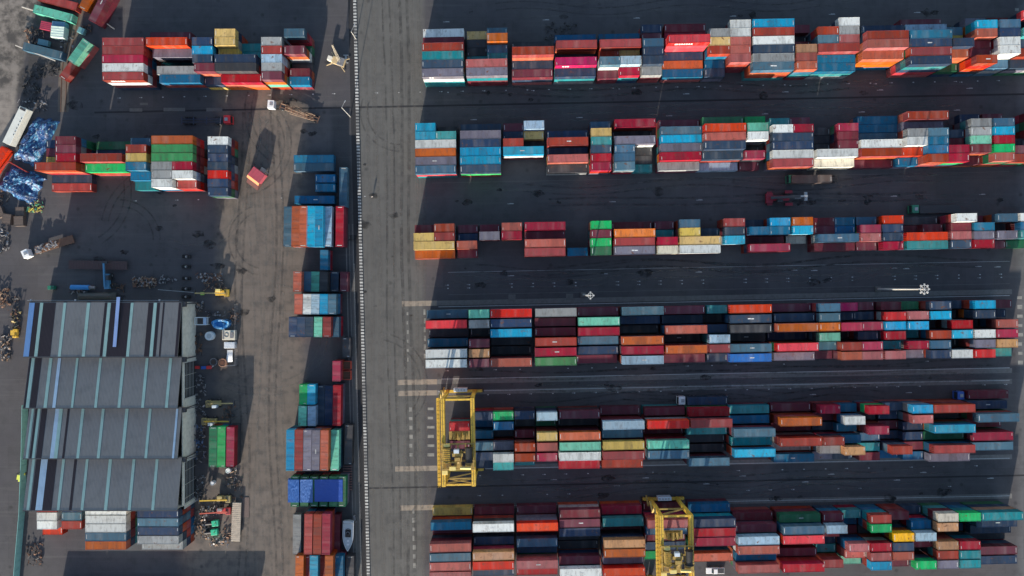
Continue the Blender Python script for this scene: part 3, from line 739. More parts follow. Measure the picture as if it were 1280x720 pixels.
        MB().cyl((sx*3.1, 3.1, 1.0), (sx*3.1, 3.8, 1.0), .95, n=18).obj('motor', brass, tr)
    mc = MB(); mc.box(-1.6, 1.4, .2, 1.1, .5, 1.3); mc.box(-.9, .7, -1.0, .0, .5, 1.7); mc.cyl((-1.9, -1.4, .9), (.4, -1.4, .9), .3, n=10); mc.cyl((1.0, -1.2, .8), (1.0, 1.9, .8), .22, n=10); mc.obj('hoist_gearbox', ylw2, tr)
    MB().box(-1.1, .4, 1.3, 2.3, .5, 1.9).obj('control_cabinet', cabin, tr, bevel=.05)
    MB().box(-2.4, -.6, -3.5, -2.5, .5, 1.8).obj('machine_box', brass, tr, bevel=.05); MB().cyl((.6, -3.0, 1.0), (3.6, -3.1, 1.0), .42, n=14).obj('hoist_motor', brass, tr)
    c = MB(); c.box(-gx-.4, -gx+1.2, -5.1, -3.9, -2.0, .3); cb = c.obj('operator_cabin', brass, tr, bevel=.05); MB().box(-gx-.3, -gx+1.1, -5.13, -5.101, -1.5, 0).obj('window', glass, cb)
    # spreader hanging below the trolley over the row
    sp = MB(); zz = -6.2
    sp.box(-3.05, 3.05, 3.5, 5.9, zz, zz+.3); sp.box(-2.2, 2.2, 3.9, 5.5, zz+.3, zz+1.0); sp.cyl((0, 3.6, zz+1.4), (0, 5.8, zz+1.4), .55, n=14)
    for sx in (-1, 1): sp.cyl((sx*1.3, 3.7, zz+1.3), (sx*1.3, 5.7, zz+1.3), .5, n=12)
    s_ = sp.obj('spreader', ylw2, tr); rp = MB()
    for sx in (-1, 1):
        for sy in (3.8, 5.6): rp.cyl((sx*1.4, sy, zz+1.2), (sx*2.6, sy-2.4, .4), .035, n=5)
    rp.obj('hoist_rope', black, s_)
    return t
crane('yellow gantry crane straddling the fifth row, at its open left end', 571.5, 500)
crane('yellow gantry crane straddling the sixth row, cut by the bottom edge', 845.5, 646, trol=.49)

# ------------------------------------------------------------------ warehouse
def roofmat():
    m, nt, b = newmat('ribbed_roof_sheet'); q = NT(nt)
    at_ = q.n('ShaderNodeAttribute'); at_.attribute_name = 'paint'
    g_ = q.n('ShaderNodeNewGeometry'); P = g_.outputs['Position']
    st = q.noise(q.vmul(P, (2.2, .12, 1)), 1.0, 4, .6); bl = q.noise(P, .35, 4)
    c = q.mix(q.ramp(st, .45, .75, 0, .35), at_.outputs['Color'], q.mix(1.0, at_.outputs['Color'], (.7,.62,.56), 'MULTIPLY'))
    c = q.mix(q.ramp(bl, .5, .72, 0, .35), c, q.mix(1.0, c, (.5,.52,.56), 'MULTIPLY'))
    q.link(c, b.inputs['Base Color']); b.inputs['Roughness'].default_value = .5
    sx = q.n('ShaderNodeSeparateXYZ'); q.link(P, sx.inputs[0])
    q.link(q.bump(q.math('SINE', q.math('MULTIPLY', sx.outputs[0], 16)), .5, .03), b.inputs['Normal'])
    return m
RM = roofmat()
wh = thing('warehouse', 'large warehouse with four grey sawtooth roof bays striped with teal skylights', 'warehouse', (-144.2*QS, -65.6*QS, 0))
ox, oy = -144.2*QS, -65.6*QS
bays = [(a*QS, b_*QS) for a, b_ in ((-4.3, -20.3), (-20.8, -35.4), (-35.9, -50.3), (-50.8, -65.6))]
RX = 45.5*QS
G_, D_, T_, B_, PB = (.21,.2,.195), (.022,.012,.017), (.33,.50,.46), (.17,.32,.60), (.42,.56,.70)
def zx(z): return (z-148)*.0459*QS
STR = [[(150,185,B_),(185,218,D_),(220,240,T_),(242,322,D_),(372,390,T_),(525,545,T_),(640,656,D_),(660,680,T_),(682,808,D_),(810,828,T_),(925,956,D_),(960,980,T_),(981,1000,D_),(1020,1030,D_),(1122,1139,D_)],
       [(150,163,D_),(165,186,T_),(190,230,D_),(280,300,T_),(336,356,PB),(455,470,T_),(605,622,T_),(755,773,T_),(907,925,T_),(1060,1078,T_)],
       [(165,180,T_),(188,203,D_),(205,222,T_),(230,265,D_),(320,345,PB),(345,368,T_),(398,412,D_),(490,508,T_),(622,640,T_),(775,795,T_),(928,945,T_),(1105,1118,PB)],
       [(170,188,T_),(195,226,D_),(228,270,PB),(272,330,D_),(365,382,T_),(443,460,D_),(518,535,T_),(668,688,T_),(822,840,T_),(972,990,T_)]]
def prism(x0, x1, yN, yS_, zN, zS, th):
    mb = MB(); vs = [(x0,yS_,zS-th),(x1,yS_,zS-th),(x1,yN,zN-th),(x0,yN,zN-th),(x0,yS_,zS),(x1,yS_,zS),(x1,yN,zN),(x0,yN,zN)]
    return mb.add(vs, [(3,2,1,0),(4,5,6,7),(0,1,5,4),(2,3,7,6),(1,2,6,5),(3,0,4,7)])
def colorize(o, col):
    a = o.data.color_attributes.new('paint', 'FLOAT_COLOR', 'POINT')
    for d in a.data: d.color = (*col, 1)
wallm = paint('warehouse_wall', (.68,.65,.56), .8, dirt=.5); framem = paint('pale_frame', (.5,.5,.48), .6, dirt=.4)
for bi, (yN, yS_) in enumerate(bays):
    yN, yS_ = yN-oy, yS_-oy; zN, zS = 9.45, 12.1; ZF = lambda y: zN+(zS-zN)*(yN-y)/(yN-yS_)
    o = prism(0, RX, yN, yS_, zN, zS, .25).obj('roof', RM, wh); colorize(o, G_)
    for a, b_, c in STR[bi]:
        nm = 'skylight' if c in (T_, PB, B_) else 'roof_panel'
        dz = .05 if nm == 'roof_panel' else .075
        k = prism(zx(a), zx(b_), yN-.12, yS_+.1, ZF(yN-.12)+dz, ZF(yS_+.1)+dz, .03).obj(nm, RM, o); colorize(k, c)
    e = MB(); e.box(-.15, RX+.15, yS_-.2, yS_, zS-.3, zS+.05); e.box(-.1, RX+.1, yN+.001, yN+.3, zN-.35, zN-.02); e.obj('gutter', dsteel, o)
    # clerestory and walls
    MB().box(.2, RX-.2, yS_+.02, yS_+.2, 9.0, zS-.32).obj('clerestory', glass, wh)
blue_strip = prism(zx(722), zx(744), bays[0][0]-oy+1.6, bays[0][1]-oy+2.9, 9.9, 11.95, .1); k = blue_strip.obj('loose_roof_sheet', RM, wh); colorize(k, (.30,.42,.72))
# walls: west, north, south; east with two tall openings
MB().box(.05, .3, .3, 61.0*QS, 0, 8.7).obj('west_wall', wallm, wh); MB().box(.31, RX-.31, 61.0*QS, 61.25*QS, 0, 8.6).obj('north_wall', wallm, wh)
MB().box(.31, RX-.31, .05, .3, 0, 11.5).obj('south_wall', wallm, wh)
ew = MB()
def yw(py): return (360-py)*(CAMH-5)/FPX-oy
doors = [(yw(497), yw(452)), (yw(632), yw(575))]
segs = [(doors[0][1], 61.2*QS), (doors[1][1], doors[0][0]), (.05, doors[1][0])]
for a, b_ in segs: ew.box(RX-.3, RX-.05, a, b_, 0, 8.7)
for a, b_ in doors: ew.box(RX-.3, RX-.05, a+.001, b_-.001, 7.7, 8.7)
for y0 in np.arange(2, 60, 4.1): ew.box(RX-.049, RX+.02, y0, y0+.07, 0, 8.7)
ew.obj('east_wall', wallm, wh)
for a, b_ in doors:
    d = MB(); d.box(RX-.5, RX-.4, a, b_, 0, 7.69); dd = d.obj('doorway', paint('doorway_black', (.012,.012,.014), .9), wh)
    f = MB(); f.box(RX-.04, RX+.12, a-.15, a+.15, 0, 7.9); f.box(RX-.04, RX+.12, b_-.15, b_+.15, 0, 7.9); f.box(RX-.039, RX+.1, a+.16, b_-.16, 7.6, 7.85)
    for k in range(1, 8): f.box(RX-.38, RX-.3, a+.2, b_-.2, k*.95, k*.95+.06)
    f.obj('frame', framem, dd)
for yN, yS_ in bays:
    pp = MB()
    y_ = yN-oy-.4
    pp.box(RX+.03, RX+1.0, y_-.9, y_+.5, 8.2, 9.2); pp.cyl((RX+.25, y_, 0), (RX+.25, y_, 8.2), .16, n=8); pp.bar((RX+.9, y_, 8.7), (RX+3.4, y_+.5, 6.8), .22); pp.obj('downpipe', dsteel, wh)
# lamps along the north eaves
for px in (83, 190, 27):
    pass
el = MB(); el.bar((-1, 61.9*QS, 9.0), (RX-1, 61.9*QS, 9.0), .1)
for x in (.3, 13.5, 38.5): el.box(x-.25, x+.25, 61.7*QS, 62.2*QS, 9.02, 9.3)
el.obj('eaves_lamp_rail', steel, wh)

# teal corrugated boundary fence
tf = thing('boundary_fence', 'tall teal sheet-metal fence running south beside the warehouse', 'fence', at(30, 600))
fb = Vector(at(30, 600)); tm = paint('teal_sheet', (.20,.44,.43), .55, dirt=.4); pts = [Vector(at(x, y))-fb for x, y in ((35,505),(34,560),(32.5,600),(31,640),(27.5,680),(24,722),(20,770))]
m = MB(); p2 = MB()
for a, b_ in zip(pts[:-1], pts[1:]):
    m.bar(a+Vector((0,0,1.35)), b_+Vector((0,0,1.35)), .12, 2.7)
    L = (b_-a).length
    for k in range(int(L/2.5)): p = a+(b_-a)*(k*2.5/L); p2.box(p.x+.062, p.x+.16, p.y-.06, p.y+.06, 0, 2.8)
m.obj('sheet_panel', tm, tf); p2.obj('post', tm, tf)

# ------------------------------------------------------------------ vehicles
def wheels(t, xs, hy, r=.5, w=.3):
    for x in xs:
        for sy in (-1, 1):
            o = MB().cyl((x, sy*hy-w/2, r), (x, sy*hy+w/2, r), r, n=16).obj('wheel', rubber, t)
            MB().cyl((x, sy*hy-w/2-.01, r), (x, sy*hy+w/2+.01, r), r*.5, n=10).obj('rim', steel, o)
def truck_cab(t, col, x0, L=2.3, w=2.45, h=2.9):
    c = MB(); hx = w/2
    vs = [(x0,-hx,.7),(x0+L,-hx,.7),(x0+L,hx,.7),(x0,hx,.7),(x0,-hx,h),(x0+L-.35,-hx,h),(x0+L-.35,hx,h),(x0,hx,h)]
    c.add(vs, [(3,2,1,0),(4,5,6,7),(0,1,5,4),(1,2,6,5),(2,3,7,6),(3,0,4,7)]); cb = c.obj('cab', col, t, bevel=.08)
    g_ = MB(); g_.add([(x0+L+.005-.03,-hx+.15,1.6),(x0+L+.005-.03,hx-.15,1.6),(x0+L-.27,hx-.2,h-.3),(x0+L-.27,-hx+.2,h-.3)], [(0,1,2,3)])
    g_.tf(Matrix.Translation((.04,0,0))); g_.obj('windscreen', glass, cb)
    MB().box(x0+.3, x0+1.3, -.5, .5, h+.002, h+.1).obj('roof_hatch', steel, cb, bevel=.03)
    mr = MB(); [mr.box(x0+L-.2, x0+L, sy*(hx+.18)-.08, sy*(hx+.18)+.08, 1.6, 2.3) for sy in (-1, 1)]; mr.obj('mirror', black, cb)
def truck(label, px, py, deg, col, trail=12.3, kind='skeletal', grp=None, trailc=None, fold=0):
    x, y, _ = at(px, py)
    t = thing('lorry', label, 'truck', (x, y, 0), R(deg), grp)
    truck_cab(t, col, -1.2)
    ch = MB(); ch.box(-5.4, .9, -.45, .45, .6, .85); ch.box(-4.6, -2.2, -.9, .9, .85, .98); ch.cyl((-3.4,0,.98), (-3.4,0,1.1), .6); ch.obj('chassis', dsteel, t)
    wheels(t, (0, -3.2, -4.4), 1.02)
    tc = trailc or dsteel
    tr = thing('trailer', None, None, (-3.4, 0, 0), R(fold)); tr.parent = t
    f = MB()
    if kind == 'skeletal':
        for sy in (-.45, .45): f.box(-trail+1, 1, sy-.09, sy+.09, .95, 1.2)
        for xx in (-trail+1.1, -trail*.62, -trail*.3, .7): f.box(xx-.12, xx+.12, -1.2, 1.2, 1.0, 1.22)
    elif kind == 'flat':
        f.box(-trail+1, 1, -1.22, 1.22, 1.05, 1.24)
        for k in range(int(trail/.6)): f.box(-trail+1.1+k*.6, -trail+1.16+k*.6, -1.2, 1.2, 1.242, 1.27)
    f.obj('frame', tc, tr)
    for xx in (-trail+2.2, -trail+3.4, -trail+4.6):
        for sy in (-1, 1): MB().cyl((xx, sy*1.02-.15, .5), (xx, sy*1.02+.15, .5), .5, n=14).obj('wheel', rubber, tr)
    return t, tr
redp = paint('cab_red', (.72,.035,.04), .35, dirt=.1); whp = paint('cab_white', (.78,.79,.8), .35, dirt=.15); blp = paint('cab_blue', (.04,.12,.45), .35, dirt=.15); grp_ = paint('cab_green', (.03,.2,.12), .35, dirt=.2)
rustm = paint('rusty_iron', (.16,.085,.055), .8, dirt=.6, rust=.6); wood = paint('weathered_timber', (.33,.22,.15), .85, dirt=.5); scrap = paint('scrap_metal', (.3,.3,.31), .5, .4, dirt=.7, rust=.5)
tgrp = 'lorries parked and driving in the yard'
truck('lorry with bright red cab and empty dark trailer north of second left block', 289, 151.8, 0, redp, 12.5, 'skeletal', tgrp, trailc=paint('trailer_navy', (.03,.04,.08), .5))
truck('lorry with blue cab hauling a maroon container in the far right lane', 1193, 492.8, 181, blp, 12.6, 'skeletal', tgrp, fold=0)
truck('lorry with blue-white cab hauling a navy container north of the fifth row', 853-4, 499, 180.6, whp, 12.6, 'skeletal', tgrp)
truck('lorry with dark green cab hauling a dark brown container below the second row', 985, 225.3, 180.8, grp_, 12.6, 'skeletal', tgrp)
# move the carried containers over their trailers
truck('lorry with dark green cab turning in the lane above the third row', 1137, 262.5, 181, grp_, 12.6, 'flat', tgrp)
t, tr = truck('lorry with white cab pulling a trailer of bent timber poles', 341.5, 133, 176, whp, 12.8, 'skeletal', tgrp, trailc=rustm, fold=-17)
lg = MB()
for k in range(9):
    y0 = random.uniform(-1.1, 1.1); x0 = random.uniform(-11.5, -6); lg.cyl((x0, y0, 1.35+random.random()*.6), (x0+random.uniform(4.5, 8), y0+random.uniform(-.8, .8), 1.35+random.random()*.7), .09, n=6)
lg.obj('timber_load', wood, tr)
for k in range(4):
    h = MB(); x0 = -1.5-k*2.0; h.ring((x0, 0, 1.7), .95, .1, 12, 'x'); h.obj('iron_hoop', rustm, tr)
t, tr = truck('lorry with white cab and scrap-laden trailer on the pale ground north of warehouse', 38.5, 318, 205, whp, 12.4, 'flat', tgrp, trailc=rustm, fold=-8)
sc = MB()
for k in range(46):
    x0, y0 = random.uniform(-6.5, .4), random.uniform(-1, 1); M = Matrix.Translation((x0, y0, 1.5+random.random()*.5)) @ Matrix.Rotation(random.random()*6, 4, 'Z') @ Matrix.Rotation(random.uniform(-.5,.5), 4, 'X')
    a = random.uniform(.15, .6); sc.box(-a, a, -.18, .18, -.1, .15, M)
sc.obj('scrap_load', scrap, tr)

# reach stacker in the second lane
def reach_stacker(label, px, py, deg, col, boomc):
    x, y, _ = at(px, py); t = thing('reach_stacker', label, 'reach stacker', (x, y, 0), R(deg))
    b = MB(); b.box(-4, 3.0, -.8, .8, .9, 1.7); b.box(-4.3, -2.2, -1.5, 1.5, 1.0, 2.2); b.obj('chassis', col, t, bevel=.08)
    f = MB(); 
    for sy in (-1, 1): f.box(1.6, 3.9, sy*1.9-.45, sy*1.9+.45, 1.7, 1.85); f.box(-3.9, -2.3, sy*1.75-.35, sy*1.75+.35, 1.5, 1.62)
    f.obj('mudguard', col, t)
    wheels(t, (2.7,), 1.7, .85, .8); wheels(t, (-3.1,), 1.6, .8, .6)
    bm = MB(); bm.bar((-3.2, 0, 2.9), (4.8, 0, 5.6), .75, .8); bm.obj('boom', boomc, t); MB().bar((2.5, 0, 4.82), (6.6, 0, 6.2), .5, .5).obj('boom_extension', steel, t)
    c = MB(); c.box(-1.2, .5, -1.35, -.45, 1.72, 3.2); cb = c.obj('cab', dsteel, t, bevel=.05); MB().box(.505, .53, -1.25, -.55, 2.1, 3.1).obj('windscreen', glass, cb)
    s = MB(); s.box(6.1, 7.0, -1.3, 1.3, 4.9, 5.3); s.bar((6.5, 0, 5.3), (6.5, 0, 6.2), .5); s.obj('spreader', steel, t)
    return t
reach_stacker('red reach stacker with grey boom driving between second and third rows', 972, 248.7, 1, paint('stacker_red', (.24,.012,.03), .4, dirt=.3), dsteel)

def pickup(label, px, py, deg, col, L=5.2):
    x, y, _ = at(px, py); t = thing('pickup_truck', label, 'pickup', (x, y, 0), R(deg), 'white pickups parked against containers')
    b = MB(); b.box(-L/2, L/2, -.92, .92, .4, 1.0); bd = b.obj('body', col, t, bevel=.1)
    c = MB(); c.add([(-.6,-.85,1.0),(1.1,-.85,1.0),(1.1,.85,1.0),(-.6,.85,1.0),(-.5,-.72,1.65),(.55,-.72,1.65),(.55,.72,1.65),(-.5,.72,1.65)], [(3,2,1,0),(4,5,6,7),(0,1,5,4),(1,2,6,5),(2,3,7,6),(3,0,4,7)])
    cc = c.obj('cab', col, t, bevel=.06); MB().add([(1.13,-.72,1.04),(1.13,.72,1.04),(.6,.64,1.6),(.6,-.64,1.6)], [(0,1,2,3)]).obj('windscreen', glass, cc)
    MB().box(-L/2+.12, -.75, -.78, .78, 1.001, 1.03).obj('load_bed', dsteel, t)
    wheels(t, (-1.6, 1.6), .85, .36, .24); return t
pickup('white double-cab pickup in the dark gap south of the crane\'s row', 893, 712, 180, whp, 5.6)

def small_vehicle(name, label, cat, px, py, deg, col, parts):
    x, y, _ = at(px, py); t = thing(name, label, cat, (x, y, 0), R(deg)); parts(t, col); return t
def forklift(label, px, py, deg, col, grp=None):
    x, y, _ = at(px, py); t = thing('forklift', label, 'forklift', (x, y, 0), R(deg), grp)
    MB().box(-1.5, 1.0, -.7, .7, .35, 1.1).obj('body', col, t, bevel=.08); MB().box(-1.7, -1.1, -.65, .65, .4, 1.4).obj('counterweight', col, t, bevel=.08)
    m = MB(); [m.box(1.1, 1.25, sy*.45-.07, sy*.45+.07, .1, 3.0) for sy in (-1, 1)]; m.box(1.1, 1.22, -.38, .38, 2.8, 2.95); m.obj('mast', dsteel, t)
    f = MB(); [f.box(1.26, 2.4, sy*.3-.07, sy*.3+.07, .12, .18) for sy in (-1, 1)]; f.obj('fork', dsteel, t)
    r = MB(); [r.bar((px_, sy*.6, 1.1), (px_*.8, sy*.55, 2.2), .07) for px_ in (-1.0, .7) for sy in (-1, 1)]; r.box(-.85, .62, -.6, .6, 2.2, 2.27); r.obj('overhead_guard', col, t)
    wheels(t, (-1.1, .8), .62, .35, .25); return t
forklift('lime yellow forklift beside the teal fence', 30, 594, 80, paint('lime_yellow', (.75,.8,.12), .4, dirt=.1))
forklift('amber forklift parked by the north-west corner of the warehouse', 22, 415, 90, ylw)

# boom machines east of the warehouse
def boom_handler(label, px, py, deg, body, boom, cab, ln=8.5, grp='boom handlers lined up east of the warehouse'):
    x, y, _ = at(px, py); t = thing('boom_handler', label, 'boom handler', (x, y, 0), R(deg), grp)
    b = MB(); b.box(-2.2, 2.0, -.8, .8, .6, 1.3); b.box(-2.4, -1.0, -1.05, 1.05, .9, 1.9); b.obj('chassis', body, t, bevel=.06)
    wheels(t, (-1.5, 1.3), 1.05, .6, .45)
    MB().box(-.2, 1.3, -1.2, -.35, 1.31, 2.7).obj('cab', cab, t, bevel=.06)
    MB().bar((-1.6, .1, 2.1), (ln-2.0, .1, 2.9), .34, .34).obj('boom', boom, t)
    h = MB(); h.box(ln-2.1, ln-1.7, -.8, .9, 2.2, 3.0); h.bar((ln-1.8, -.6, 2.2), (ln-.8, -.6, 1.8), .1); h.bar((ln-1.8, .8, 2.2), (ln-.8, .8, 1.8), .1); h.obj('fork_carriage', dsteel, t)
    d = MB(); [d.box(-2.1+k*.35, -1.95+k*.35, -.9, .9, 1.901, 1.96) for k in range(3)]; d.obj('engine_grille', dsteel, t); return t
khaki = paint('khaki_machine', (.42,.33,.14), .5, dirt=.4)
boom_handler('khaki boom handler with white-blue cab, northern one of the close pair', 270, 503.5, 2, khaki, khaki, cabin)
boom_handler('khaki boom handler with white-blue cab, just above the green containers', 265, 525.5, 1, khaki, ylw, cabin)
boom_handler('yellow boom handler beside the large warehouse doorway, above the red one', 281, 622, 180, khaki, ylw, khaki)
boom_handler('red boom handler between the yellow one and the green pumps', 281, 637, 182, paint('handler_red', (.5,.05,.05), .5, dirt=.3), paint('boom_red', (.55,.12,.08), .5, dirt=.3), scrap)
boom_handler('yellow frame handler just north of the fenced storage corner', 279, 366, 180, ylw, khaki, brass, 9.5)
def pump(label, px, py):
    x, y, _ = at(px, py); t = thing('pump_set', label, 'pump', (x, y, 0), .1, 'green pump sets by the boom handlers')
    MB().box(-1.0, 1.0, -.9, .9, .3, 1.5).obj('housing', paint('pump_green', (.04,.5,.28), .45, dirt=.2), t, bevel=.1)
    s = MB(); s.box(-3.4, 1.2, -.7, -.5, .1, .28); s.box(-3.4, 1.2, .5, .7, .1, .28); s.cyl((-3.1, 0, .8), (-1.1, 0, .8), .45, n=12); s.cyl((-2.5, -.7, .6), (-2.5, .9, .6), .2, n=8); s.obj('skid_frame', dsteel, t)
    MB().cyl((.3, .2, 1.5), (.3, .2, 2.2), .12, n=8).obj('exhaust', rustm, t)
pump('bright green pump set just south of the red boom handler', 271, 652.5); pump('bright green pump set, southern one, near the leaning debris', 270, 663.5)

# beige low trailer
x, y, _ = at(297, 651); t = thing('timber_pallet_bed', 'long beige trailer bed standing on the brown ground beside green pumps', 'trailer', (x, y, 0), R(88))
b = MB(); b.box(-6, 6, -1.35, 1.35, .8, 1.15)
for k in range(20): b.box(-5.95+k*.6, -5.5+k*.6, -1.37, 1.37, 1.152, 1.2)
b.obj('deck', paint('beige_boards', (.5,.42,.33), .8, dirt=.6), t); wheels(t, (-4, -2.8, 3.5), 1.0, .42, .3)
x, y, _ = at(307, 634); o = MB().box(-1.1, 1.1, -3.1, 3.1, .0, .12).obj('steel_plate', paint('brown_plate', (.14,.1,.09), .8, dirt=.5), None, (x, y, 0)); tag(o, 'flat brown steel plate lying east of the beige trailer bed', 'plate')

# tower crane-like tripod machine near the road
x, y, _ = at(423, 78); t = thing('mobile_crane', 'small tan mobile crane with raised pale boom near the striped kerb', 'mobile crane', (x, y, 0), R(-20))
tan = paint('tan_machine', (.55,.42,.24), .5, dirt=.4)
MB().box(-1.8, 2.4, -1.1, 1.1, .7, 1.5).obj('chassis', tan, t, bevel=.08); MB().box(-2.8, -1.5, -.9, .5, 1.0, 2.6).obj('cab', paint('pale_cab', (.75,.7,.6), .4, dirt=.1), t, bevel=.08)
MB().box(.4, 2.2, -1.2, 1.2, 1.51, 2.4).obj('winch_housing', scrap, t, bevel=.05)
bo = MB(); A, B = Vector((.9, 0, 2.4)), Vector((-1.6, 3.0, 5.6))
for dx, dy in ((-.3,-.3),(.3,-.3),(.3,.3),(-.3,.3)): bo.bar(A+Vector((dx,dy,0)), B+Vector((dx*.4,dy*.4,0)), .07)
for k in range(12):
    p, q_ = A.lerp(B, k/12), A.lerp(B, (k+1)/12); s_ = 1-.6*k/12; bo.bar(p+Vector((-.3*s_,-.3*s_,0)), q_+Vector((.3*s_,.3*s_,0)), .045); bo.bar(p+Vector((.3*s_,-.3*s_,0)), q_+Vector((-.3*s_,.3*s_,0)), .045)
bo.obj('boom', paint('boom_cream', (.55,.48,.36), .5, dirt=.1), t)
ar = MB(); [ar.bar((0,0,1.0), (sx*3.0, sy*2.2, .3), .2) for sx in (-1, 1) for sy in (-1, 1)]; ar.obj('outrigger', tan, t); wheels(t, (-1.3, 1.6), 1.0, .5, .35)
x, y, _ = at(432.5, 74); sl_ = MB(); sl_.box(-.3, .3, -1.3, 1.3, .05, .25); sl_.box(-.75, .75, 1.0, 1.3, .05, .3); sl_.box(-.75, .75, -1.3, -1.0, .05, .3); tag(sl_.obj('steel_beam', steel, None, (x, y, 0)), 'short pale I-shaped steel frame on ground right of the mobile crane', 'beam')

# ------------------------------------------------------------------ lamps and masts
def lamp(label, px, py, h, dirdeg=90, grp='street lamps along the striped kerb'):
    x, y, _ = at(px, py); t = thing('street_lamp', label, 'street lamp', (x, y, 0), R(dirdeg), grp)
    MB().cyl((0,0,0), (0,0,h), .13, .09, n=8).obj('pole', paint('lamp_pole', (.6,.6,.58), .4, .3, dirt=.1), t); MB().cyl((0,0,0), (0,0,.4), .25, n=8).obj('base', conc, t)
    MB().bar((0,0,h), (1.8,0,h+.3), .08).obj('arm', steel, t); MB().box(1.6, 2.4, -.15, .15, h+.2, h+.35).obj('lamp_head', steel, t, bevel=.04)
lamp('street lamp with grey arm, just below the upper drain line', 438, 146, 11, 60); lamp('street lamp near the top of the striped kerb', 445, 49, 6.5, 60)
def mast(label, px, py, h, n=8, r=1.1):
    x, y, _ = at(px, py); t = thing('light_mast', label, 'light mast', (x, y, 0), 0, 'floodlight masts in the container yard')
    pm = paint('mast_pole', (.6,.59,.56), .35, .2, dirt=.1)
    MB().cyl((0,0,0), (0,0,h), .35, .2, n=12).obj('pole', pm, t); MB().box(-.8, .8, -.8, .8, 0, .5).obj('base', conc, t)
    MB().ring((0,0,h-.1), r, .14, 16).obj('head_ring', pm, t); sp = MB(); [sp.bar((0,0,h-.1), (r*math.cos(a), r*math.sin(a), h-.1), .1) for a in np.arange(n)*2*math.pi/n]; sp.obj('spoke', pm, t)
    for k in range(n):
        a = 2*math.pi*k/n; c, s_ = math.cos(a), math.sin(a); M = Matrix.Translation((1.2*r*c, 1.2*r*s_, h-.2)) @ Matrix.Rotation(a, 4, 'Z')
        MB().box(-.2, .2, -.2, .2, -.15, .15, M).obj('floodlight', pm, t)
mast('tall floodlight mast with round lamp head, right of centre above fourth row', 1097, 361.3, 24.5, 8, 1.1)
mast('thin floodlight mast in the lane north of the fourth row, left of centre', 729, 368.5, 20, 4, .75)
x, y, _ = at(117, 18); X1, Y1, _ = at(144, 37); o = MB().cyl((0,0,.4), (X1-x, Y1-y, .4), .16, n=8).obj('fallen_pole', paint('pole_cream', (.6,.55,.48), .5, dirt=.2), None, (x, y, 0)); tag(o, 'long pale pole lying diagonally beside the tilted maroon container', 'pole')

# ------------------------------------------------------------------ boat on its cradle
def boat():
    x, y, _ = at(437, 667); t = thing('motor_boat', 'grey motor boat with bow pointing south, parked beside red containers', 'boat', (x, y, 0), R(-91))
    mb = MB(); n = 13; secs = []
    for i in range(n+1):
        s = i/n; xx = -4.6+9.2*s; hw = 1.55*(1-max(0, (s-.45)/.55)**2.2)+.02; k = .5+.5*s**3
        secs.append([(xx, -hw, 1.9+.25*s), (xx, -hw*.85, 1.2), (xx, 0, .65+.7*s**4), (xx, hw*.85, 1.2), (xx, hw, 1.9+.25*s)])
    vs = [p for sc_ in secs for p in sc_]; fs = [(i*5+j, (i+1)*5+j, (i+1)*5+j+1, i*5+j+1) for i in range(n) for j in range(4)]; fs.append((0,1,2,3,4))
    mb.add(vs, fs); hull = mb.obj('hull', paint('boat_hull', (.5,.55,.58), .35, dirt=.15), t, smooth=False)
    d = MB(); vs = []; 
    for i in range(n+1): s = i/n; xx = -4.5+8.8*s; hw = 1.42*(1-max(0, (s-.45)/.55)**2.2); vs += [(xx, -hw, 1.75+.25*s), (xx, hw, 1.75+.25*s)]
    d.add(vs, [(2*i, 2*i+2, 2*i+3, 2*i+1) for i in range(n)]); d.obj('deck', paint('boat_deck', (.55,.6,.62), .6, dirt=.3), t)
    g_ = MB()
    for i in range(n):
        for j in (0, 4): g_.bar(Vector(secs[i][j])+Vector((0,0,.06)), Vector(secs[i+1][j])+Vector((0,0,.06)), .16)
    g_.obj('gunwale', paint('gunwale_white', (.75,.77,.78), .5, dirt=.1), t)
    c = MB(); c.box(-1.9, .4, -.85, .85, 1.8, 2.15); c.box(-.9, .1, -.4, .4, 2.15, 2.9); c.obj('cockpit', black, t, bevel=.06)
    MB().ring((-.9, 0, 2.5), .5, .1, 14).obj('tube_frame', steel, t); MB().ring((-1.9, 0, 2.3), .45, .1, 14).obj('seat_ring', dsteel, t)
    MB().bar((-4.0, -1.5, 2.7), (-4.0, 1.5, 2.7), .12).bar((-4.0,-1.5,1.9), (-4.0,-1.5,2.7), .1).bar((-4.0,1.5,1.9), (-4.0,1.5,2.7), .1).obj('stern_frame', steel, t)
    r = MB(); r.box(1.2, 1.8, -.3, .3, 1.98, 2.1); r.box(2.4, 2.9, -.3, .3, 2.02, 2.12); r.obj('hatch', whp, t)
    cr = MB(); [cr.box(xx-.12, xx+.12, -1.3, 1.3, 0, .75) for xx in (-2.8, 0, 2.4)]; cr.box(-3.2, 3, -.1, .1, .02, .3); cr.obj('cradle', rustm, t)
boat()
x, y, _ = at(443.5, 648); o = MB().box(-.35, .35, -.5, .5, 0, .7).cyl((0,.9,0), (0,.9,1.0), .3, n=10).cyl((.5,-.9,0), (.5,-.9,.8), .2, n=8).obj('drum_pile', scrap, None, (x, y, 0)); tag(o, 'small heap of metal drums beside the boat\'s stern', 'drums')

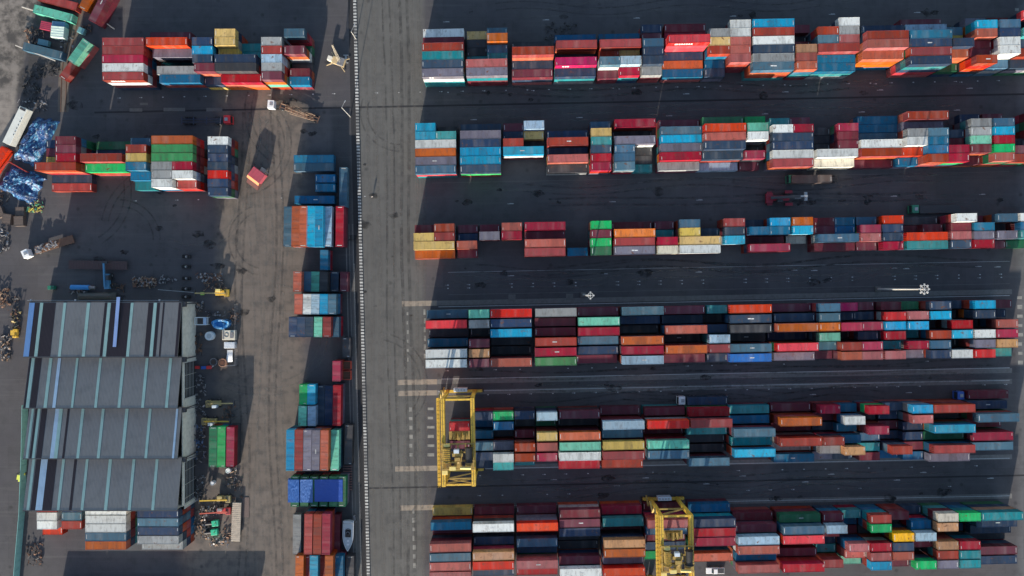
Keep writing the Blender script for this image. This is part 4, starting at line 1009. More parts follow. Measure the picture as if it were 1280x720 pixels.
# ------------------------------------------------------------------ tarpaulins
def tarmat(name, base, light):
    m, nt, b = newmat(name); q = NT(nt); g_ = q.n('ShaderNodeNewGeometry'); P = g_.outputs['Position']
    n = q.noise(q.vmul(P, (.7, .35, .5)), 1.0, 4, .55, 1.5); n2 = q.noise(P, .5, 3)
    c = q.mix(q.ramp(n, .5, .66), base, light); n3 = q.noise(q.vmul(P, (1.1, .45, .8)), 1.0, 3, .6, 2.0); c = q.mix(q.ramp(n3, .6, .68, 0, .8), c, (.5, .6, .65)); c = q.mix(q.ramp(n2, .5, .62, 0, .75), c, (.012, .02, .055)); q.link(c, b.inputs['Base Color']); b.inputs['Roughness'].default_value = .5
    q.link(q.bump(n, .9, .25), b.inputs['Normal']); return m
tarp1 = tarmat('crumpled_blue_tarpaulin', (.008,.05,.17), (.10,.33,.50)); tarp2 = paint('blue_tarpaulin', (.02,.07,.33), .4, dirt=.15)
from mathutils import noise as mn
def heap(name, label, corners, hgt, seed, mat, edge=.1, n=34):
    P = [Vector(at(x, y)) for x, y in corners]; c = sum(P, Vector())/4; mb = MB(); vs = []
    for j in range(n+1):
        for i in range(n+1):
            u, v = i/n, j/n; p = (P[0]*(1-u)+P[1]*u)*(1-v)+(P[3]*(1-u)+P[2]*u)*v
            e = min(1, min(u, 1-u, v, 1-v)*7); w = mn.noise(Vector((u*3+seed, v*3, 0)))
            z = e*(hgt*(.75+.5*w) + .5*abs(mn.noise(Vector((u*13+seed, v*6, 2))))+.35*abs(mn.noise(Vector((u*24, v*20+seed, 5)))))+edge*.2
            r = mn.noise(Vector((u*6, v*6, seed))); vs.append(p-c+Vector((r*.9, mn.noise(Vector((u*6+9, v*6, seed)))*.9, z)))
    fs = [(j*(n+1)+i, j*(n+1)+i+1, (j+1)*(n+1)+i+1, (j+1)*(n+1)+i) for j in range(n) for i in range(n)]
    fs = [f[::-1] for f in fs]
    mb.add(vs, fs); o = mb.obj(name, mat, None, tuple(c)); md = o.modifiers.new('thick', 'SOLIDIFY'); md.thickness = .04
    return tag(o, label, 'tarpaulin', 'crumpled blue tarpaulins by the second left block')
heap('tarpaulin', 'crumpled blue tarpaulin heap spilling from the second left block\'s corner', [(46,146),(75,152),(48,208),(18,200)], 2.6, 3.1, tarp1)
heap('tarpaulin', 'blue tarpaulin sheet spread over the red frame at the left edge', [(17,206),(58,224),(40,257),(-3,234)], 2.2, 8.7, tarp1)
rf = MB(); a = [Vector(at(x, y, 1.5)) for x, y in ((-4,222),(15,203),(38,216))]; rf.bar(a[0], a[1], .3, .3); rf.bar(a[1], a[2], .3, .3)
for p in a: rf.bar((p.x,p.y,0), (p.x,p.y,1.5), .35)
tag(rf.obj('red_frame', paint('frame_red', (.35,.04,.03), .5, dirt=.2)), 'red steel frame edge sticking out from beneath the spread tarpaulin', 'frame')
# big tarpaulin over the green containers
def cover(x0, x1, y0, y1, ztop, crump, label, mat, seed):
    A, B = W(x0, y0, ztop), W(x1, y1, ztop); n = 30; mb = MB(); vs = []; c = ((A[0]+B[0])/2, (A[1]+B[1])/2)
    for j in range(n+1):
        for i in range(n+1):
            u, v = i/n, j/n; e = min(u, 1-u, v, 1-v)
            z = ztop + .05 + crump*(abs(mn.noise(Vector((u*4+v*5+seed, v*3-u*3, 1))))+.3*abs(mn.noise(Vector((u*14-v*9, v*5+seed, 1)))))
            if e < .001: z = ztop-.9-.5*abs(mn.noise(Vector((u*14, v*14, seed))))
            vs.append((A[0]+(B[0]-A[0])*u-c[0], A[1]+(B[1]-A[1])*v-c[1], z))
    mb.add(vs, [(j*(n+1)+i, (j+1)*(n+1)+i, (j+1)*(n+1)+i+1, j*(n+1)+i+1) for j in range(n) for i in range(n)])
    o = mb.obj('tarpaulin', mat, None, (c[0], c[1], 0)); return tag(o, label, 'tarpaulin', 'blue covers tied over green containers')
cover(359.5, 374.3, 598.5, 629, 5.25, .14, 'creased blue tarpaulin over green containers, leftmost of the three covers', tarp1 if False else paint('creased_blue', (.025,.10,.33), .4, dirt=.2, scale=.6), 2)
cover(374.8, 391.5, 598.5, 629, 5.28, .16, 'creased blue tarpaulin with pale folds, middle of the three covers', paint('creased_blue_pale', (.05,.13,.36), .4, dirt=.2, scale=.6), 5)
cover(392, 429.5, 598.5, 628, 5.24, .06, 'smooth deep blue tarpaulin, the widest of the three covers', tarp2, 9)

# ------------------------------------------------------------------ white trailer, crates, debris
x, y, _ = W(18.5, 157, 3.9); t = thing('box_trailer', 'long white box trailer with dark vents parked at the left edge', 'trailer', (x, y, 0), R(64))
MB().box(-6.1, 6.1, -1.25, 1.25, 1.2, 3.9).obj('box_body', paint('trailer_white', (.66,.67,.62), .5, dirt=.25), t, bevel=.06)
vt = MB(); [vt.box(-2.8+k*1.1, -2.5+k*1.1, -.9-.12, -.9+.12, 3.902, 3.98) for k in range(6)]; vt.box(5.2, 5.9, -.9, .9, 3.902, 4.0); vt.obj('roof_vent', dsteel, t); wheels(t, (-4.6, -3.4), 1.0, .5, .3)
def crate(label, px, py, deg, w, d, h, col, grp=None, lid=True, z=0):
    x, y, _ = at(px, py); t = thing('crate', label, 'crate', (x, y, z), R(deg), grp)
    m = MB(); m.box(-w/2, w/2, -d/2, -d/2+.08, 0, h); m.box(-w/2, w/2, d/2-.08, d/2, 0, h); m.box(-w/2, -w/2+.08, -d/2+.081, d/2-.081, 0, h); m.box(w/2-.08, w/2, -d/2+.081, d/2-.081, 0, h); m.obj('side_frame', col, t)
    f = MB(); f.box(-w/2+.09, w/2-.09, -d/2+.09, d/2-.09, h*.55 if not lid else h-.1, (h*.55 if not lid else h-.1)+.06)
    for k in range(4): yy = -d/2+.3+(d-.6)*k/3; f.box(-w/2+.09, w/2-.09, yy-.06, yy+.06, h-.12, h-.03)
    f.obj('slat_floor', col if lid else rustm, t)
brown = paint('brown_crate', (.10,.075,.065), .85, dirt=.5); orr = paint('orange_red_crate', (.6,.09,.05), .6, dirt=.3); tanc = paint('rusty_tan_load', (.5,.25,.15), .8, dirt=.5)
bg = 'dark brown crates at the left edge'
crate('dark brown crate, left of the two lying below the blue tarpaulin', 12.5, 274.5, -8, 2.6, 3.2, 1.6, brown, bg); crate('dark brown crate, right of the pair below the blue tarpaulin', 27.5, 277, 2, 2.9, 3.0, 1.6, brown, bg)
crate('dark crate just north of the right-hand brown crate', 28, 265, 2, 2.6, 2.8, 1.2, brown, bg); crate('brown crate cut by the left edge beside the others', 2, 266, 20, 2.4, 3.2, 1.2, brown, bg)
crate('open orange-red crate with rusty load, northern of the pair near kerb', 434.5, 456, 0, 2.6, 2.5, 1.6, orr, 'open orange crates near the kerb', False); crate('open orange-red crate with rusty load, southern of the pair near kerb', 434.5, 468.5, 0, 2.6, 2.7, 1.6, orr, 'open orange crates near the kerb', False)
# rail rack
x, y, _ = at(435, 597); t = thing('rail_rack', 'dark rack of reddish steel rails beside the deep blue tarpaulin', 'rack', (x, y, 0))
m = MB(); [m.box(-1.4, 1.4, -3.6+k*.8, -3.35+k*.8, .6, .75) for k in range(10)]; m.obj('rail', paint('reddish_rail', (.25,.13,.12), .7, dirt=.4), t)
m = MB(); [m.box(sx*1.3-.1, sx*1.3+.1, -3.9, 4.1, 0, .59) for sx in (-1, 1)]; m.obj('frame', dsteel, t)
# boxes in the north-west corner
def solidbox(name, label, cat, px, py, deg, w, d, h, mat, ribs=True, grp=None):
    x, y, _ = W(px, py, h); t = thing(name, label, cat, (x, y, 0), R(deg), grp)
    MB().box(-w/2, w/2, -d/2, d/2, .1, h).obj('body', mat, t, bevel=.05)
    r = MB(); [r.box(-w/2+.1, w/2-.1, -d/2+.2+(d-.4)*k/4-.03, -d/2+.2+(d-.4)*k/4+.03, h, h+.05) for k in range(5)]; r.obj('roof_rib', mat, t)
    s = MB(); [s.box(sx*w*.35-.12, sx*w*.35+.12, -d/2, d/2, 0, .099) for sx in (-1, 1)]; s.obj('skid', dsteel, t); return t
solidbox('cabin_box', 'white square cabin roof between the skewed mint and blue containers', 'cabin', 71.5, 39.7, -5, 4.0, 3.5, 2.5, paint('mintwhite', (.62,.74,.66), .5, dirt=.15))
solidbox('cabin_box', 'small blue cabin touching the white square cabin\'s north side', 'cabin', 73, 30, -5, 4.0, 1.6, 2.1, paint('dull_blue', (.13,.27,.40), .5, dirt=.3))
solidbox('crate_box', 'crimson box half hidden west of the white cabin', 'box', 57, 32, -12, 3.3, 2.6, 1.7, paint('box_crimson', (.38,.04,.08), .5, dirt=.3))
solidbox('tool_box', 'small teal box beside the skewed steel blue container', 'box', 53.5, 53, -12, 3.2, 1.8, 1.5, paint('dull_teal', (.12,.27,.32), .5, dirt=.4))
solidbox('water_tank', 'small pale teal box beside the old track', 'box', 101, 38, -25, 2.0, 1.8, 1.5, paint('pale_teal', (.2,.42,.42), .5, dirt=.3))
# old track
m = MB(); p = [Vector(at(x, y, .01)) for x, y in ((104,-20),(97,15),(90,45),(82,78),(80,100),(79,140))]
for a, b_ in zip(p[:-1], p[1:]): m.bar(a, b_, 3.4, .008)
tag(m.obj('track_bed', paint('track_bed_earth', (.14,.115,.095), .95, dirt=.8)), kind='structure')
m = MB()
for o_ in (-.75, .75):
    for a, b_ in zip(p[:-1], p[1:]): m.bar(a+Vector((o_,0,.08)), b_+Vector((o_,0,.08)), .16, .14)
tag(m.obj('rail_track', rustm), 'pair of rusty rails running past the skewed boxes', 'rail track')
# pallet edges leaning on skewed containers
for (x0,y0,x1,y1,lab) in ((34,12.5,88,29,'pale pole lying along the south side of the skewed mint container'),(26,60,75,79,'pale pole lying along the south side of the skewed steel blue container')):
    A, B = Vector(at(x0,y0,2.3)), Vector(at(x1,y1,2.3)); o = MB().bar((0,0,0), B-A, .28, .28).obj('pole', paint('pole_cream', (.6,.55,.48)), None, tuple(A)); tag(o, lab, 'pole', 'pale poles along the skewed containers')

# clutter north of the warehouse
x, y, _ = at(125, 331.5); t = thing('flatbed_trailer', 'long dark brown flatbed trailer north of the warehouse', 'trailer', (x, y, 0), R(-1))
m = MB(); m.box(-9, 9, -1.3, 1.3, 1.0, 1.2); [m.box(-8.9+k*.9, -8.8+k*.9, -1.28, 1.28, 1.202, 1.25) for k in range(20)]; m.obj('deck', paint('dark_brown_deck', (.085,.05,.05), .8, dirt=.4), t); wheels(t, (-6, -4.8, 6), 1.0, .5, .3)
x, y, _ = at(137, 348); t = thing('telehandler', 'blue telehandler standing upright above the warehouse\'s north edge', 'telehandler', (x, y, 0), R(92))
blm = paint('machine_blue', (.08,.25,.42), .45, dirt=.3)
MB().box(-3.3, 1.4, -.8, .8, .6, 1.9).obj('body', blm, t, bevel=.1); MB().bar((-2.6, .2, 2.4), (4.6, .1, 2.7), .45, .45).obj('boom', blm, t); MB().box(-.6, .9, -1.25, -.45, 1.2, 2.8).obj('cab', dsteel, t, bevel=.05); wheels(t, (-2.3, .8), 1.05, .65, .45)
MB().box(4.4, 5.2, -.9, .9, 1.9, 2.6).obj('carriage', dsteel, t)
x, y, _ = at(105.5, 359.3); t = thing('blue_pipe', 'bright blue cylinder tank lying north of the warehouse', 'tank', (x, y, 0), R(-1))
MB().cyl((-3.4,0,1.0), (2.2,0,1.0), .78, n=20).obj('shell', paint('tank_blue', (.03,.25,.6), .35, dirt=.2), t, smooth=False); MB().cyl((2.2,0,1.0), (4.0,0,1.0), .6, .45, n=16).obj('nozzle', scrap, t); m = MB(); [m.box(xx-.15, xx+.15, -.8, .8, 0, .4) for xx in (-2.4, 1)]; m.obj('saddle', dsteel, t)
x, y, _ = at(67, 359.5); t = thing('generator', 'small dark green generator at the warehouse\'s north-west corner', 'generator', (x, y, 0)); MB().box(-1, 1, -.6, .6, .2, 1.4).obj('housing', paint('gen_green', (.02,.16,.1), .4, dirt=.3), t, bevel=.06); MB().box(-1.1,1.1,-.5,.5,0,.19).obj('skid', dsteel, t); MB().cyl((.6,0,1.4),(.6,0,1.9),.1,n=8).obj('exhaust', rustm, t)
x, y, _ = at(121, 370); t = thing('covered_stack', 'long heap under a dark grey cover against the warehouse\'s north side', 'covered heap', (x, y, 0))
m = MB(); n = 20; vs = []
for i in range(n+1):
    for j in range(7):
        v = j/6; vs.append((-6+12*i/n, -1.3+2.6*v, (math.sin(math.pi*v)**.6)*1.6*(min(1, i/2, (n-i)/2))+.1*mn.noise(Vector((i*.7, j, 0)))+.05))
m.add(vs, [(i*7+j, (i+1)*7+j, (i+1)*7+j+1, i*7+j+1) for i in range(n) for j in range(6)]); m.obj('cover', paint('grey_cover', (.09,.085,.075), .6, dirt=.5), t); m = MB(); [m.bar((-5+k*3.2,-1.4,.1), (-5+k*3.2,1.4,.1), .1) for k in range(4)]; m.obj('strap', black, t)
def scrapheap(label, px, py, w, d, n, mats, seed, h=1.2, grp='scrap heaps around the warehouse'):
    rr = random.Random(seed); x, y, _ = at(px, py); t = thing('scrap_heap', label, 'scrap heap', (x, y, 0), 0, grp)
    for mi, mt in enumerate(mats):
        m = MB()
        for k in range(n):
            M = Matrix.Translation((rr.uniform(-w/2, w/2), rr.uniform(-d/2, d/2), rr.uniform(.15, h))) @ Matrix.Rotation(rr.random()*6.28, 4, 'Z') @ Matrix.Rotation(rr.uniform(-.5, .5), 4, 'X')
            a = rr.uniform(.1, .7); k_ = rr.random()
            if k_ < .4: m.box(-a, a, -.06, .06, -.06, .06, M)
            elif k_ < .8: m.box(-a*.6, a*.6, -.25, .25, -.12, .12, M)
            else: m.cyl(M @ Vector((-a, 0, 0)), M @ Vector((a, 0, 0)), .14, n=8)
        tag(m.obj(('iron_scrap', 'metal_scrap', 'timber_scrap')[mi % 3], mt, t), kind='stuff')
scrapheap('brown and grey scrap heap right of the blue telehandler', 182, 353, 7, 3, 45, [rustm, scrap, wood], 1)
scrapheap('rusty frames stacked just north of the yellow frame handler', 263, 346.5, 8, 2.2, 30, [scrap, rustm], 2)
scrapheap('scrap heap at the left edge below the pale ground', 4, 372, 4, 6, 30, [rustm, wood], 3)
scrapheap('dark scrap and hoses around the white trailer\'s north end', 42, 133, 9, 3, 26, [scrap, dsteel], 4)
scrapheap('yellow and green scrap below the spread tarpaulin', 45, 258, 5, 3.5, 18, [paint('scrap_yellow', (.6,.5,.08)), paint('scrap_green', (.1,.35,.2)), wood], 5, .6)
scrapheap('dark machine parts west of the green pump sets', 252, 655, 5, 9, 34, [dsteel, scrap, wood], 6, .7)
scrapheap('blue crates and parts west of the green container trio', 250, 552, 4, 12, 40, [dsteel, paint('scrap_blue', (.07,.13,.25), .5, dirt=.5), scrap], 7, 1.4)
scrapheap('grey parts between the boom handlers and the warehouse wall', 250, 511, 3.5, 4, 18, [scrap, dsteel], 8, .9)
scrapheap('dark fittings along the warehouse\'s east wall near the last doorway', 250, 610, 3, 8, 26, [dsteel, scrap], 9, .8)
scrapheap('stray debris at the south end of the green pumps', 275, 676, 6, 3, 14, [wood, scrap], 10, .4)
scrapheap('dark pile around the teal fence\'s southern stretch', 44, 692, 5, 7, 30, [dsteel, rustm], 11, .7)
scrapheap('small machine parts at the left edge beside the warehouse', 20, 402, 3, 6, 16, [khaki, rustm, dsteel], 12, .9)
for k, (px_, py_, w_, d_, n_, lab) in enumerate((
 (250,383,3,3,14,'dark fittings beside the north-east corner of the warehouse'),(249,430,2.2,7,22,'pipes and parts along the east wall beside the round pale tank'),
 (270,392,6,1.5,12,'scrap strewn just north of the blue draped skip'),(293,396,3,5,16,'dark brown debris right of the blue draped skip'),
 (252,484,3,8,26,'grey fittings along the east wall north of the boom handlers'),(287,512,4,5,16,'parts lying between the two khaki boom handlers'),
 (290,596,4,6,18,'dark parts south-east of the green container trio'),(297,612,3,6,14,'loose beams just north of the beige trailer bed'),
 (262,638,5,3,24,'rusty fittings between the red boom handler and the wall'),(285,668,3,5,12,'small debris right of the southern green pump set'),
 (6,300,3,8,22,'brown scrap along the left edge below the crates'),(18,380,3,5,16,'dark scrap between the left edge and the warehouse corner'),
 (8,435,3,8,24,'long scrap line at the left edge beside the warehouse'),(40,110,5,10,40,'dark rubbish bank along the edge of the pale western track'),
 (60,88,7,4,24,'rubbish just below the skewed steel blue container'),(45,45,6,5,20,'scattered parts between the skewed mint and steel blue containers'),
 (84,50,4,5,14,'bits and pieces beside the old track'),(110,36,2.5,3,12,'pale bits beside the small teal box'),
 (100,362,6,2,16,'blue and dark parts under the bright blue tank'),(150,360,4,3,16,'dark parts right of the blue telehandler'),
 (210,350,5,2.5,16,'scrap between the large heap and the wheel bogies'),(268,358,6,2.5,22,'steel frames between rusty frames and the yellow handler'),
 (700,40,10,5,40,'black rubble behind the low part of the top right-hand row'),(4,246,4,5,18,'brown planks at the left edge under the spread tarpaulin'))):
    scrapheap(lab, px_, py_, w_, d_, n_, [dsteel, black if 'rubb' in lab else rustm if k % 2 else scrap] + ([wood] if k % 3 == 0 else []), 40+k, .7)
# column of tyre pairs
for k, y_ in enumerate((321, 333.5, 348, 361, 371)):
    x, y, _ = at(234+random.uniform(-.6,.6), y_); t = thing('wheel_bogie', ('bogie of dark wheels, northernmost of the column of five','bogie of dark wheels, second from north in the column','bogie of dark wheels, middle one of the column','bogie of dark wheels, fourth from north in the column','bogie of dark wheels closest to the warehouse')[k], 'bogie', (x, y, 0), random.uniform(-.1,.1), 'column of wheel bogies north of the warehouse')
    m = MB(); m.box(-1.2, 1.2, -.12, .12, .4, .6); m.cyl((-.2,0,.6), (.2,0,.75), .35, n=10); m.obj('axle', steel, t)
    for sx in (-1, -.55, .55, 1): MB().cyl((sx*1.1-.14, 0, .52), (sx*1.1+.14, 0, .52), .52, n=14).obj('tyre', rubber, t)
# storage corner
x, y, _ = at(283, 430); fe = thing('wire_fence', 'thin fence along the east side of the storage corner', 'fence', (x, y, 0)); m = MB()
for a, b_ in (((296.7,380),(296.7,456)),((296.7,456),(281,457))):
    A, B = Vector(at(*a))-Vector((x,y,0)), Vector(at(*b_))-Vector((x,y,0)); n = int((B-A).length/2)
    for z in (.3, 1.2, 2.0): m.bar(A+Vector((0,0,z)), B+Vector((0,0,z)), .04)
    for k in range(n+1): p_ = A.lerp(B, k/n); m.cyl(p_, p_+Vector((0,0,2.1)), .04, n=6)
m.obj('rail', steel, fe)
x, y, _ = at(255, 401); t = thing('scaffold_tower', 'pale square scaffold frame west of the blue tarpaulin boat', 'scaffold', (x, y, 0)); m = MB(); pw = paint('pale_scaffold', (.6,.66,.7), .4, dirt=.15)
for z in (1.2, 2.4): [m.bar(a, b_, .22) for a, b_ in (((-1.7,-1.1,z),(1.7,-1.1,z)),((-1.7,1.1,z),(1.7,1.1,z)),((-1.7,-1.1,z),(-1.7,1.1,z)),((1.7,-1.1,z),(1.7,1.1,z)))]
[m.bar((sx*1.7, sy*1.1, 0), (sx*1.7, sy*1.1, 2.4), .15) for sx in (-1,1) for sy in (-1,1)]; m.obj('frame', pw, t); MB().box(.9, 1.9, -1.1, 1.1, 2.51, 2.6).obj('platform', paint('pale_blue_deck', (.35,.5,.7), .5), t)
x, y, _ = at(277.5, 405); t = thing('covered_boat', 'open skip draped in bright blue tarpaulin beside the scaffold frame', 'covered skip', (x, y, 0))
m = MB(); n = 22
outer = [(2.6*math.cos(a)*(1+.1*math.sin(3*a)), 1.6*math.sin(a)*(1+.12*math.cos(2*a))) for a in np.arange(n)*2*math.pi/n]
vs = [(a*1.15, b_*1.15, .05) for a, b_ in outer]+[(a, b_, 1.5+.3*mn.noise(Vector((a, b_, 0)))) for a, b_ in outer]+[(a*.72, b_*.7, 1.45) for a, b_ in outer]+[(a*.55, b_*.5, .6+.3*mn.noise(Vector((a*2, b_*2, 4)))) for a, b_ in outer]
m.add(vs, [(r_*n+i, r_*n+(i+1)%n, (r_+1)*n+(i+1)%n, (r_+1)*n+i) for r_ in range(3) for i in range(n)]+[tuple(3*n+i for i in range(n))]); m.obj('tarpaulin_cover', tarmat('bright_blue_sheet', (.02,.2,.5), (.35,.65,.85)), t)
def tank(name, label, px, py, r, h, mat, rim, inner=None, grp=None):
    x, y, _ = W(px, py, h); t = thing(name, label, 'tank', (x, y, 0), 0, grp)
    MB().cyl((0,0,0), (0,0,h), r, n=22).obj('shell', mat, t); MB().ring((0,0,h+.03), r*.93, .14, 20).obj('rim', rim, t)
    MB().cyl((0,0,h+.001), (0,0,h+.06), r*.55, n=18).obj('lid', inner or mat, t)
tank('round_tank', 'round pale tank south of the scaffold frame', 261.5, 420, 1.35, 1.5, pw, pw, paint('tank_grey', (.4,.46,.5), .4)); drk = paint('bin_inside', (.05,.035,.03), .9)
tank('round_bin', 'round dark bin left of the rusty bin', 267, 452.5, 1.2, 1.2, dsteel, scrap, drk, 'round open bins'); tank('round_bin', 'round bin with brown rusty rim and dark content', 278, 453.5, 1.3, 1.3, rustm, tanc, paint('rust_inside', (.12,.05,.03), .9), 'round open bins')
tank('white_drum', 'white drum just south of the crimson one of the green trio', 285, 588.5, .75, 1.2, whp, whp); tank('white_drum', 'white round drum near the second warehouse doorway', 265.5, 604, .7, 1.1, whp, steel)
x, y, _ = at(288.5, 418.5); t = thing('rooftop_unit', 'square cream machine unit with vents at the storage fence', 'machine unit', (x, y, 0)); MB().box(-2, 2, -1.5, 1.5, .2, 1.7).obj('housing', paint('cream_unit', (.62,.58,.48), .5, dirt=.4), t, bevel=.06); m = MB(); m.ring((-.6,0,1.75), .6, .12); m.box(.5,1.5,-.9,.9,1.702,1.9); m.box(-1.8,-1.4,-1.2,1.2,1.702,1.85); m.obj('fan', scrap, t)
m = MB(); [m.box(sx*1.6-.15, sx*1.6+.15, -1.4, 1.4, 0, .19) for sx in (-1,1)]; m.obj('skid', dsteel, t)
solidbox('van_box', 'small white box body just below the square cream unit', 'box', 286.5, 431.5, 0, 3.2, 1.9, 1.8, whp)
x, y, _ = at(286.5, 445); t = thing('curved_panel', 'white curved tank shell half lying beside the fence', 'shell', (x, y, 0), R(8)); m = MB(); n = 12; vs = []
for i in range(n+1):
    a = math.pi*(i/n)*.5; vs += [(-1.1+.9*math.sin(a*1.2)+.0, -1.9+3.8*i/n, .4+.5*math.sin(math.pi*i/n)), (1.0+.5*math.sin(a*1.2), -1.9+3.6*i/n, .5+.5*math.sin(math.pi*i/n))]
m.add(vs, [(2*i, 2*i+1, 2*i+3, 2*i+2) for i in range(n)]); o = m.obj('shell', whp, t); o.modifiers.new('t','SOLIDIFY').thickness = .15; MB().box(-.8, 1.0, -1.4, 1.2, 0, .35).obj('support', dsteel, t)
redm = paint('small_red', (.6,.04,.04), .4)
x, y, _ = at(262, 459); t = thing('hand_cart', 'small red and blue carts beside the round bins', 'cart', (x, y, 0), .05); MB().box(-.7,.9,-.5,.5,.3,.8).obj('tray', redm, t, bevel=.05); MB().box(-2.4,-.9,-.45,.45,.3,.6).obj('blue_tray', blp, t, bevel=.05); MB().bar((.9,0,.7),(2.6,.9,1.2),.12).obj('handle', whp, t); wheels(t, (-.4, .6), .5, .25, .12)
x, y, _ = at(248, 459); t = thing('hand_cart', 'small all-red cart against the warehouse wall', 'cart', (x, y, 0)); MB().box(-.8,.6,-.45,.45,.3,.75).obj('tray', redm, t, bevel=.05); MB().bar((.6,0,.6),(1.4,.2,1.1),.1).obj('handle', dsteel, t); wheels(t, (-.4, .3), .45, .25, .12)
# yellow frame rack + lime box in the shade
x, y, _ = at(254, 367); t = thing('lime_box', 'small lime green box west of the yellow frame handler', 'box', (x, y, 0)); MB().box(-.5,.5,-.4,.4,0,.7).obj('body', paint('lime', (.3,.5,.1), .5), t, bevel=.05); MB().box(-.55,.55,-.45,.45,.7,.78).obj('lid', paint('lime', (.3,.5,.1)), t)
# long thin boom lying toward the bogies
A, B = Vector(at(200, 362, 1.2)), Vector(at(262, 367, 1.2)); o = MB().bar((0,0,0), B-A, .14).obj('thin_pole', steel, None, tuple(A)); tag(o, 'thin grey pole lying from the scrap heap towards the yellow handler', 'pole')
x, y, _ = W(320.5, 218.5, 3.1); t = thing('bulk_hopper', 'crimson box hopper with orange lip standing askew alone on the brown ground', 'hopper', (x, y, 0), R(-37))
hc = paint('hopper_crimson', (.42,.07,.10), .6, dirt=.4); MB().box(-2.15, 2.15, -1.6, 1.6, .9, 3.1).obj('body', hc, t, bevel=.06)
m = MB(); [m.box(-2.1+k*1.05-.05, -2.1+k*1.05+.05, -1.55, 1.55, 3.101, 3.16) for k in range(5)]; m.obj('roof_rib', hc, t)
m = MB(); m.add([(-2.2,-1.6,3.1),(2.2,-1.6,3.1),(2.2,-2.4,2.5),(-2.2,-2.4,2.5),(-2.2,-1.6,2.9),(2.2,-1.6,2.9),(2.2,-2.4,2.3),(-2.2,-2.4,2.3)], [(3,2,1,0),(4,5,6,7),(0,1,5,4),(1,2,6,5),(2,3,7,6),(3,0,4,7)]); m.obj('lip', paint('hopper_orange', (.8,.3,.14), .5, dirt=.2), t)
m = MB(); m.add([(-2.1,-1.62,2.6),(2.1,-1.62,2.6),(2.1,-3.9,.6),(-2.1,-3.9,.6),(-2.1,-1.62,.1),(2.1,-1.62,.1),(2.1,-3.9,.1),(-2.1,-3.9,.1)], [(3,2,1,0),(4,5,6,7),(0,1,5,4),(1,2,6,5),(2,3,7,6),(3,0,4,7)]); m.obj('chute', paint('hopper_brown', (.09,.03,.03), .8, dirt=.3), t)
[MB().box(a-.15, a+.15, b_-.15, b_+.15, 0, .9).obj('leg', dsteel, t) for a in (-1.9, 1.9) for b_ in (-1.3, 1.3)]
# small beige dolly by the askew hopper
x, y, _ = at(330.5, 213.5); t = thing('tow_dolly', 'small beige dolly at the corner of the askew crimson hopper', 'dolly', (x, y, 0), R(-34)); MB().box(-.9,.9,-.6,.6,.5,1.2).obj('body', paint('beige_dolly', (.5,.42,.34), .6), t, bevel=.05); MB().cyl((.9,0,.8),(1.7,0,.8),.15,n=8).obj('drawbar', steel, t); wheels(t, (-.4,.4), .6, .35, .2)

# containers carried by lorries: set their trailers under them handled by placement

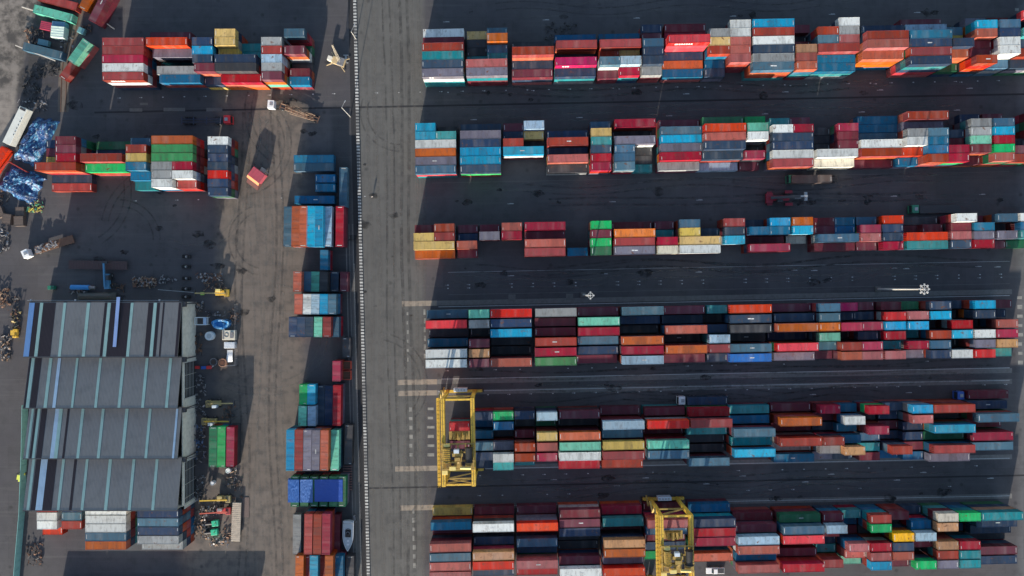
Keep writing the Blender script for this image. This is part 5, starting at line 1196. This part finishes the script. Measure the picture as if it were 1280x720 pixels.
# ------------------------------------------------------------------ person on the road
def person():
    x, y, _ = at(466, 246.5); t = thing('person', 'person in a white shirt standing alone on the road, left of centre', 'person', (x, y, 0), R(20))
    def skin(name, verts, edges, rad, mat, parent=None, rootv=0):
        me = bpy.data.meshes.new(name); me.from_pydata(verts, edges, []); o = bpy.data.objects.new(name, me); COL.objects.link(o); me.materials.append(mat)
        sk = o.modifiers.new('skin', 'SKIN'); 
        for i, r_ in enumerate(rad): me.skin_vertices[0].data[i].radius = (r_, r_)
        me.skin_vertices[0].data[rootv].use_root = True
        o.modifiers.new('sub', 'SUBSURF').levels = 2; o.modifiers['sub'].render_levels = 2; o.parent = parent; return o
    sm_ = paint('skin_tone', (.35,.2,.14), .6, dirt=0)
    V = [(0,0,.95),(0,0,1.2),(0,0,1.42),(0,0,1.52),(0,.02,1.66),(-.1,0,.9),(-.12,.03,.5),(-.13,0,.08),(-.13,.14,.04),(.1,0,.9),(.12,-.05,.5),(.13,-.1,.08),(.13,.05,.04),
         (-.2,0,1.4),(-.27,0,1.12),(-.25,.08,.86),(-.25,.1,.78),(.2,0,1.4),(.27,0,1.12),(.25,.1,.86),(.25,.12,.78)]
    E = [(0,1),(1,2),(2,3),(3,4),(0,5),(5,6),(6,7),(7,8),(0,9),(9,10),(10,11),(11,12),(2,13),(13,14),(14,15),(15,16),(2,17),(17,18),(18,19),(19,20)]
    Rr = [.13,.12,.13,.055,.1,.09,.06,.04,.035,.09,.06,.04,.035,.055,.045,.035,.03,.055,.045,.035,.03]
    skin('body', V, E, Rr, sm_, t)
    skin('shirt', [(0,0,.95),(0,0,1.2),(0,0,1.43),(-.2,0,1.41),(-.26,0,1.18),(.2,0,1.41),(.26,0,1.18)], [(0,1),(1,2),(2,3),(3,4),(2,5),(5,6)], [.16,.15,.15,.075,.07,.075,.07], whp, t)
    skin('trousers', [(0,0,.95),(-.1,0,.88),(-.12,.03,.5),(-.13,0,.12),(.1,0,.88),(.12,-.05,.5),(.13,-.1,.12)], [(0,1),(1,2),(2,3),(0,4),(4,5),(5,6)], [.14,.105,.08,.06,.105,.08,.06], paint('dark_trousers', (.03,.035,.05), .8), t)
    m = MB(); n = 10
    for j in range(4):
        for i in range(n): a = 2*math.pi*i/n; f = j/3*math.pi*.5; m.v.append((.115*math.cos(f)*math.cos(a), .02+.125*math.cos(f)*math.sin(a), 1.7+.1*math.sin(f)))
    m.f = [(j*n+i, j*n+(i+1)%n, (j+1)*n+(i+1)%n, (j+1)*n+i) for j in range(3) for i in range(n)]+[tuple(range(3*n, 4*n))]; m.obj('hair', paint('dark_hair', (.02,.015,.012), .8), t)
person()

# ------------------------------------------------------------------ light, sky, camera
az_dx, az_dy = -.19, -1.0                       # horizontal direction towards the sun
EL = 13.5
sd = Vector((az_dx, az_dy, 0)).normalized()*math.cos(R(EL)) + Vector((0,0,math.sin(R(EL))))
sun = bpy.data.lights.new('sun', 'SUN'); sun.energy = 5.0; sun.angle = R(.53); sun.color = (1.0, .90, .76)
so_ = bpy.data.objects.new('sun', sun); COL.objects.link(so_); so_.rotation_euler = sd.to_track_quat('Z', 'Y').to_euler(); so_.location = (0,-100,120)
w = bpy.data.worlds.new('World'); S.world = w; w.use_nodes = True; nt = w.node_tree
bg = nt.nodes['Background']; sky = nt.nodes.new('ShaderNodeTexSky'); sky.sky_type = 'NISHITA'; sky.sun_disc = False
sky.sun_elevation = R(EL); sky.sun_rotation = math.atan2(sd.x, sd.y); sky.altitude = 50; sky.air_density = 1.0; sky.dust_density = 1.0
nt.links.new(sky.outputs[0], bg.inputs[0]); bg.inputs[1].default_value = .14
cam = bpy.data.cameras.new('camera'); co = bpy.data.objects.new('camera', cam); COL.objects.link(co)
co.location = (0, 0, CAMH); co.rotation_euler = (0, 0, 0); cam.sensor_width = 36; cam.lens = 36*FPX/1280; cam.clip_end = 8000; cam.clip_start = 1
S.camera = co
S.render.engine = 'CYCLES'
S.view_settings.view_transform = 'Standard'; S.view_settings.look = 'None'; S.view_settings.exposure = .92; S.view_settings.gamma = 1
S.render.resolution_x, S.render.resolution_y = 1024, 576
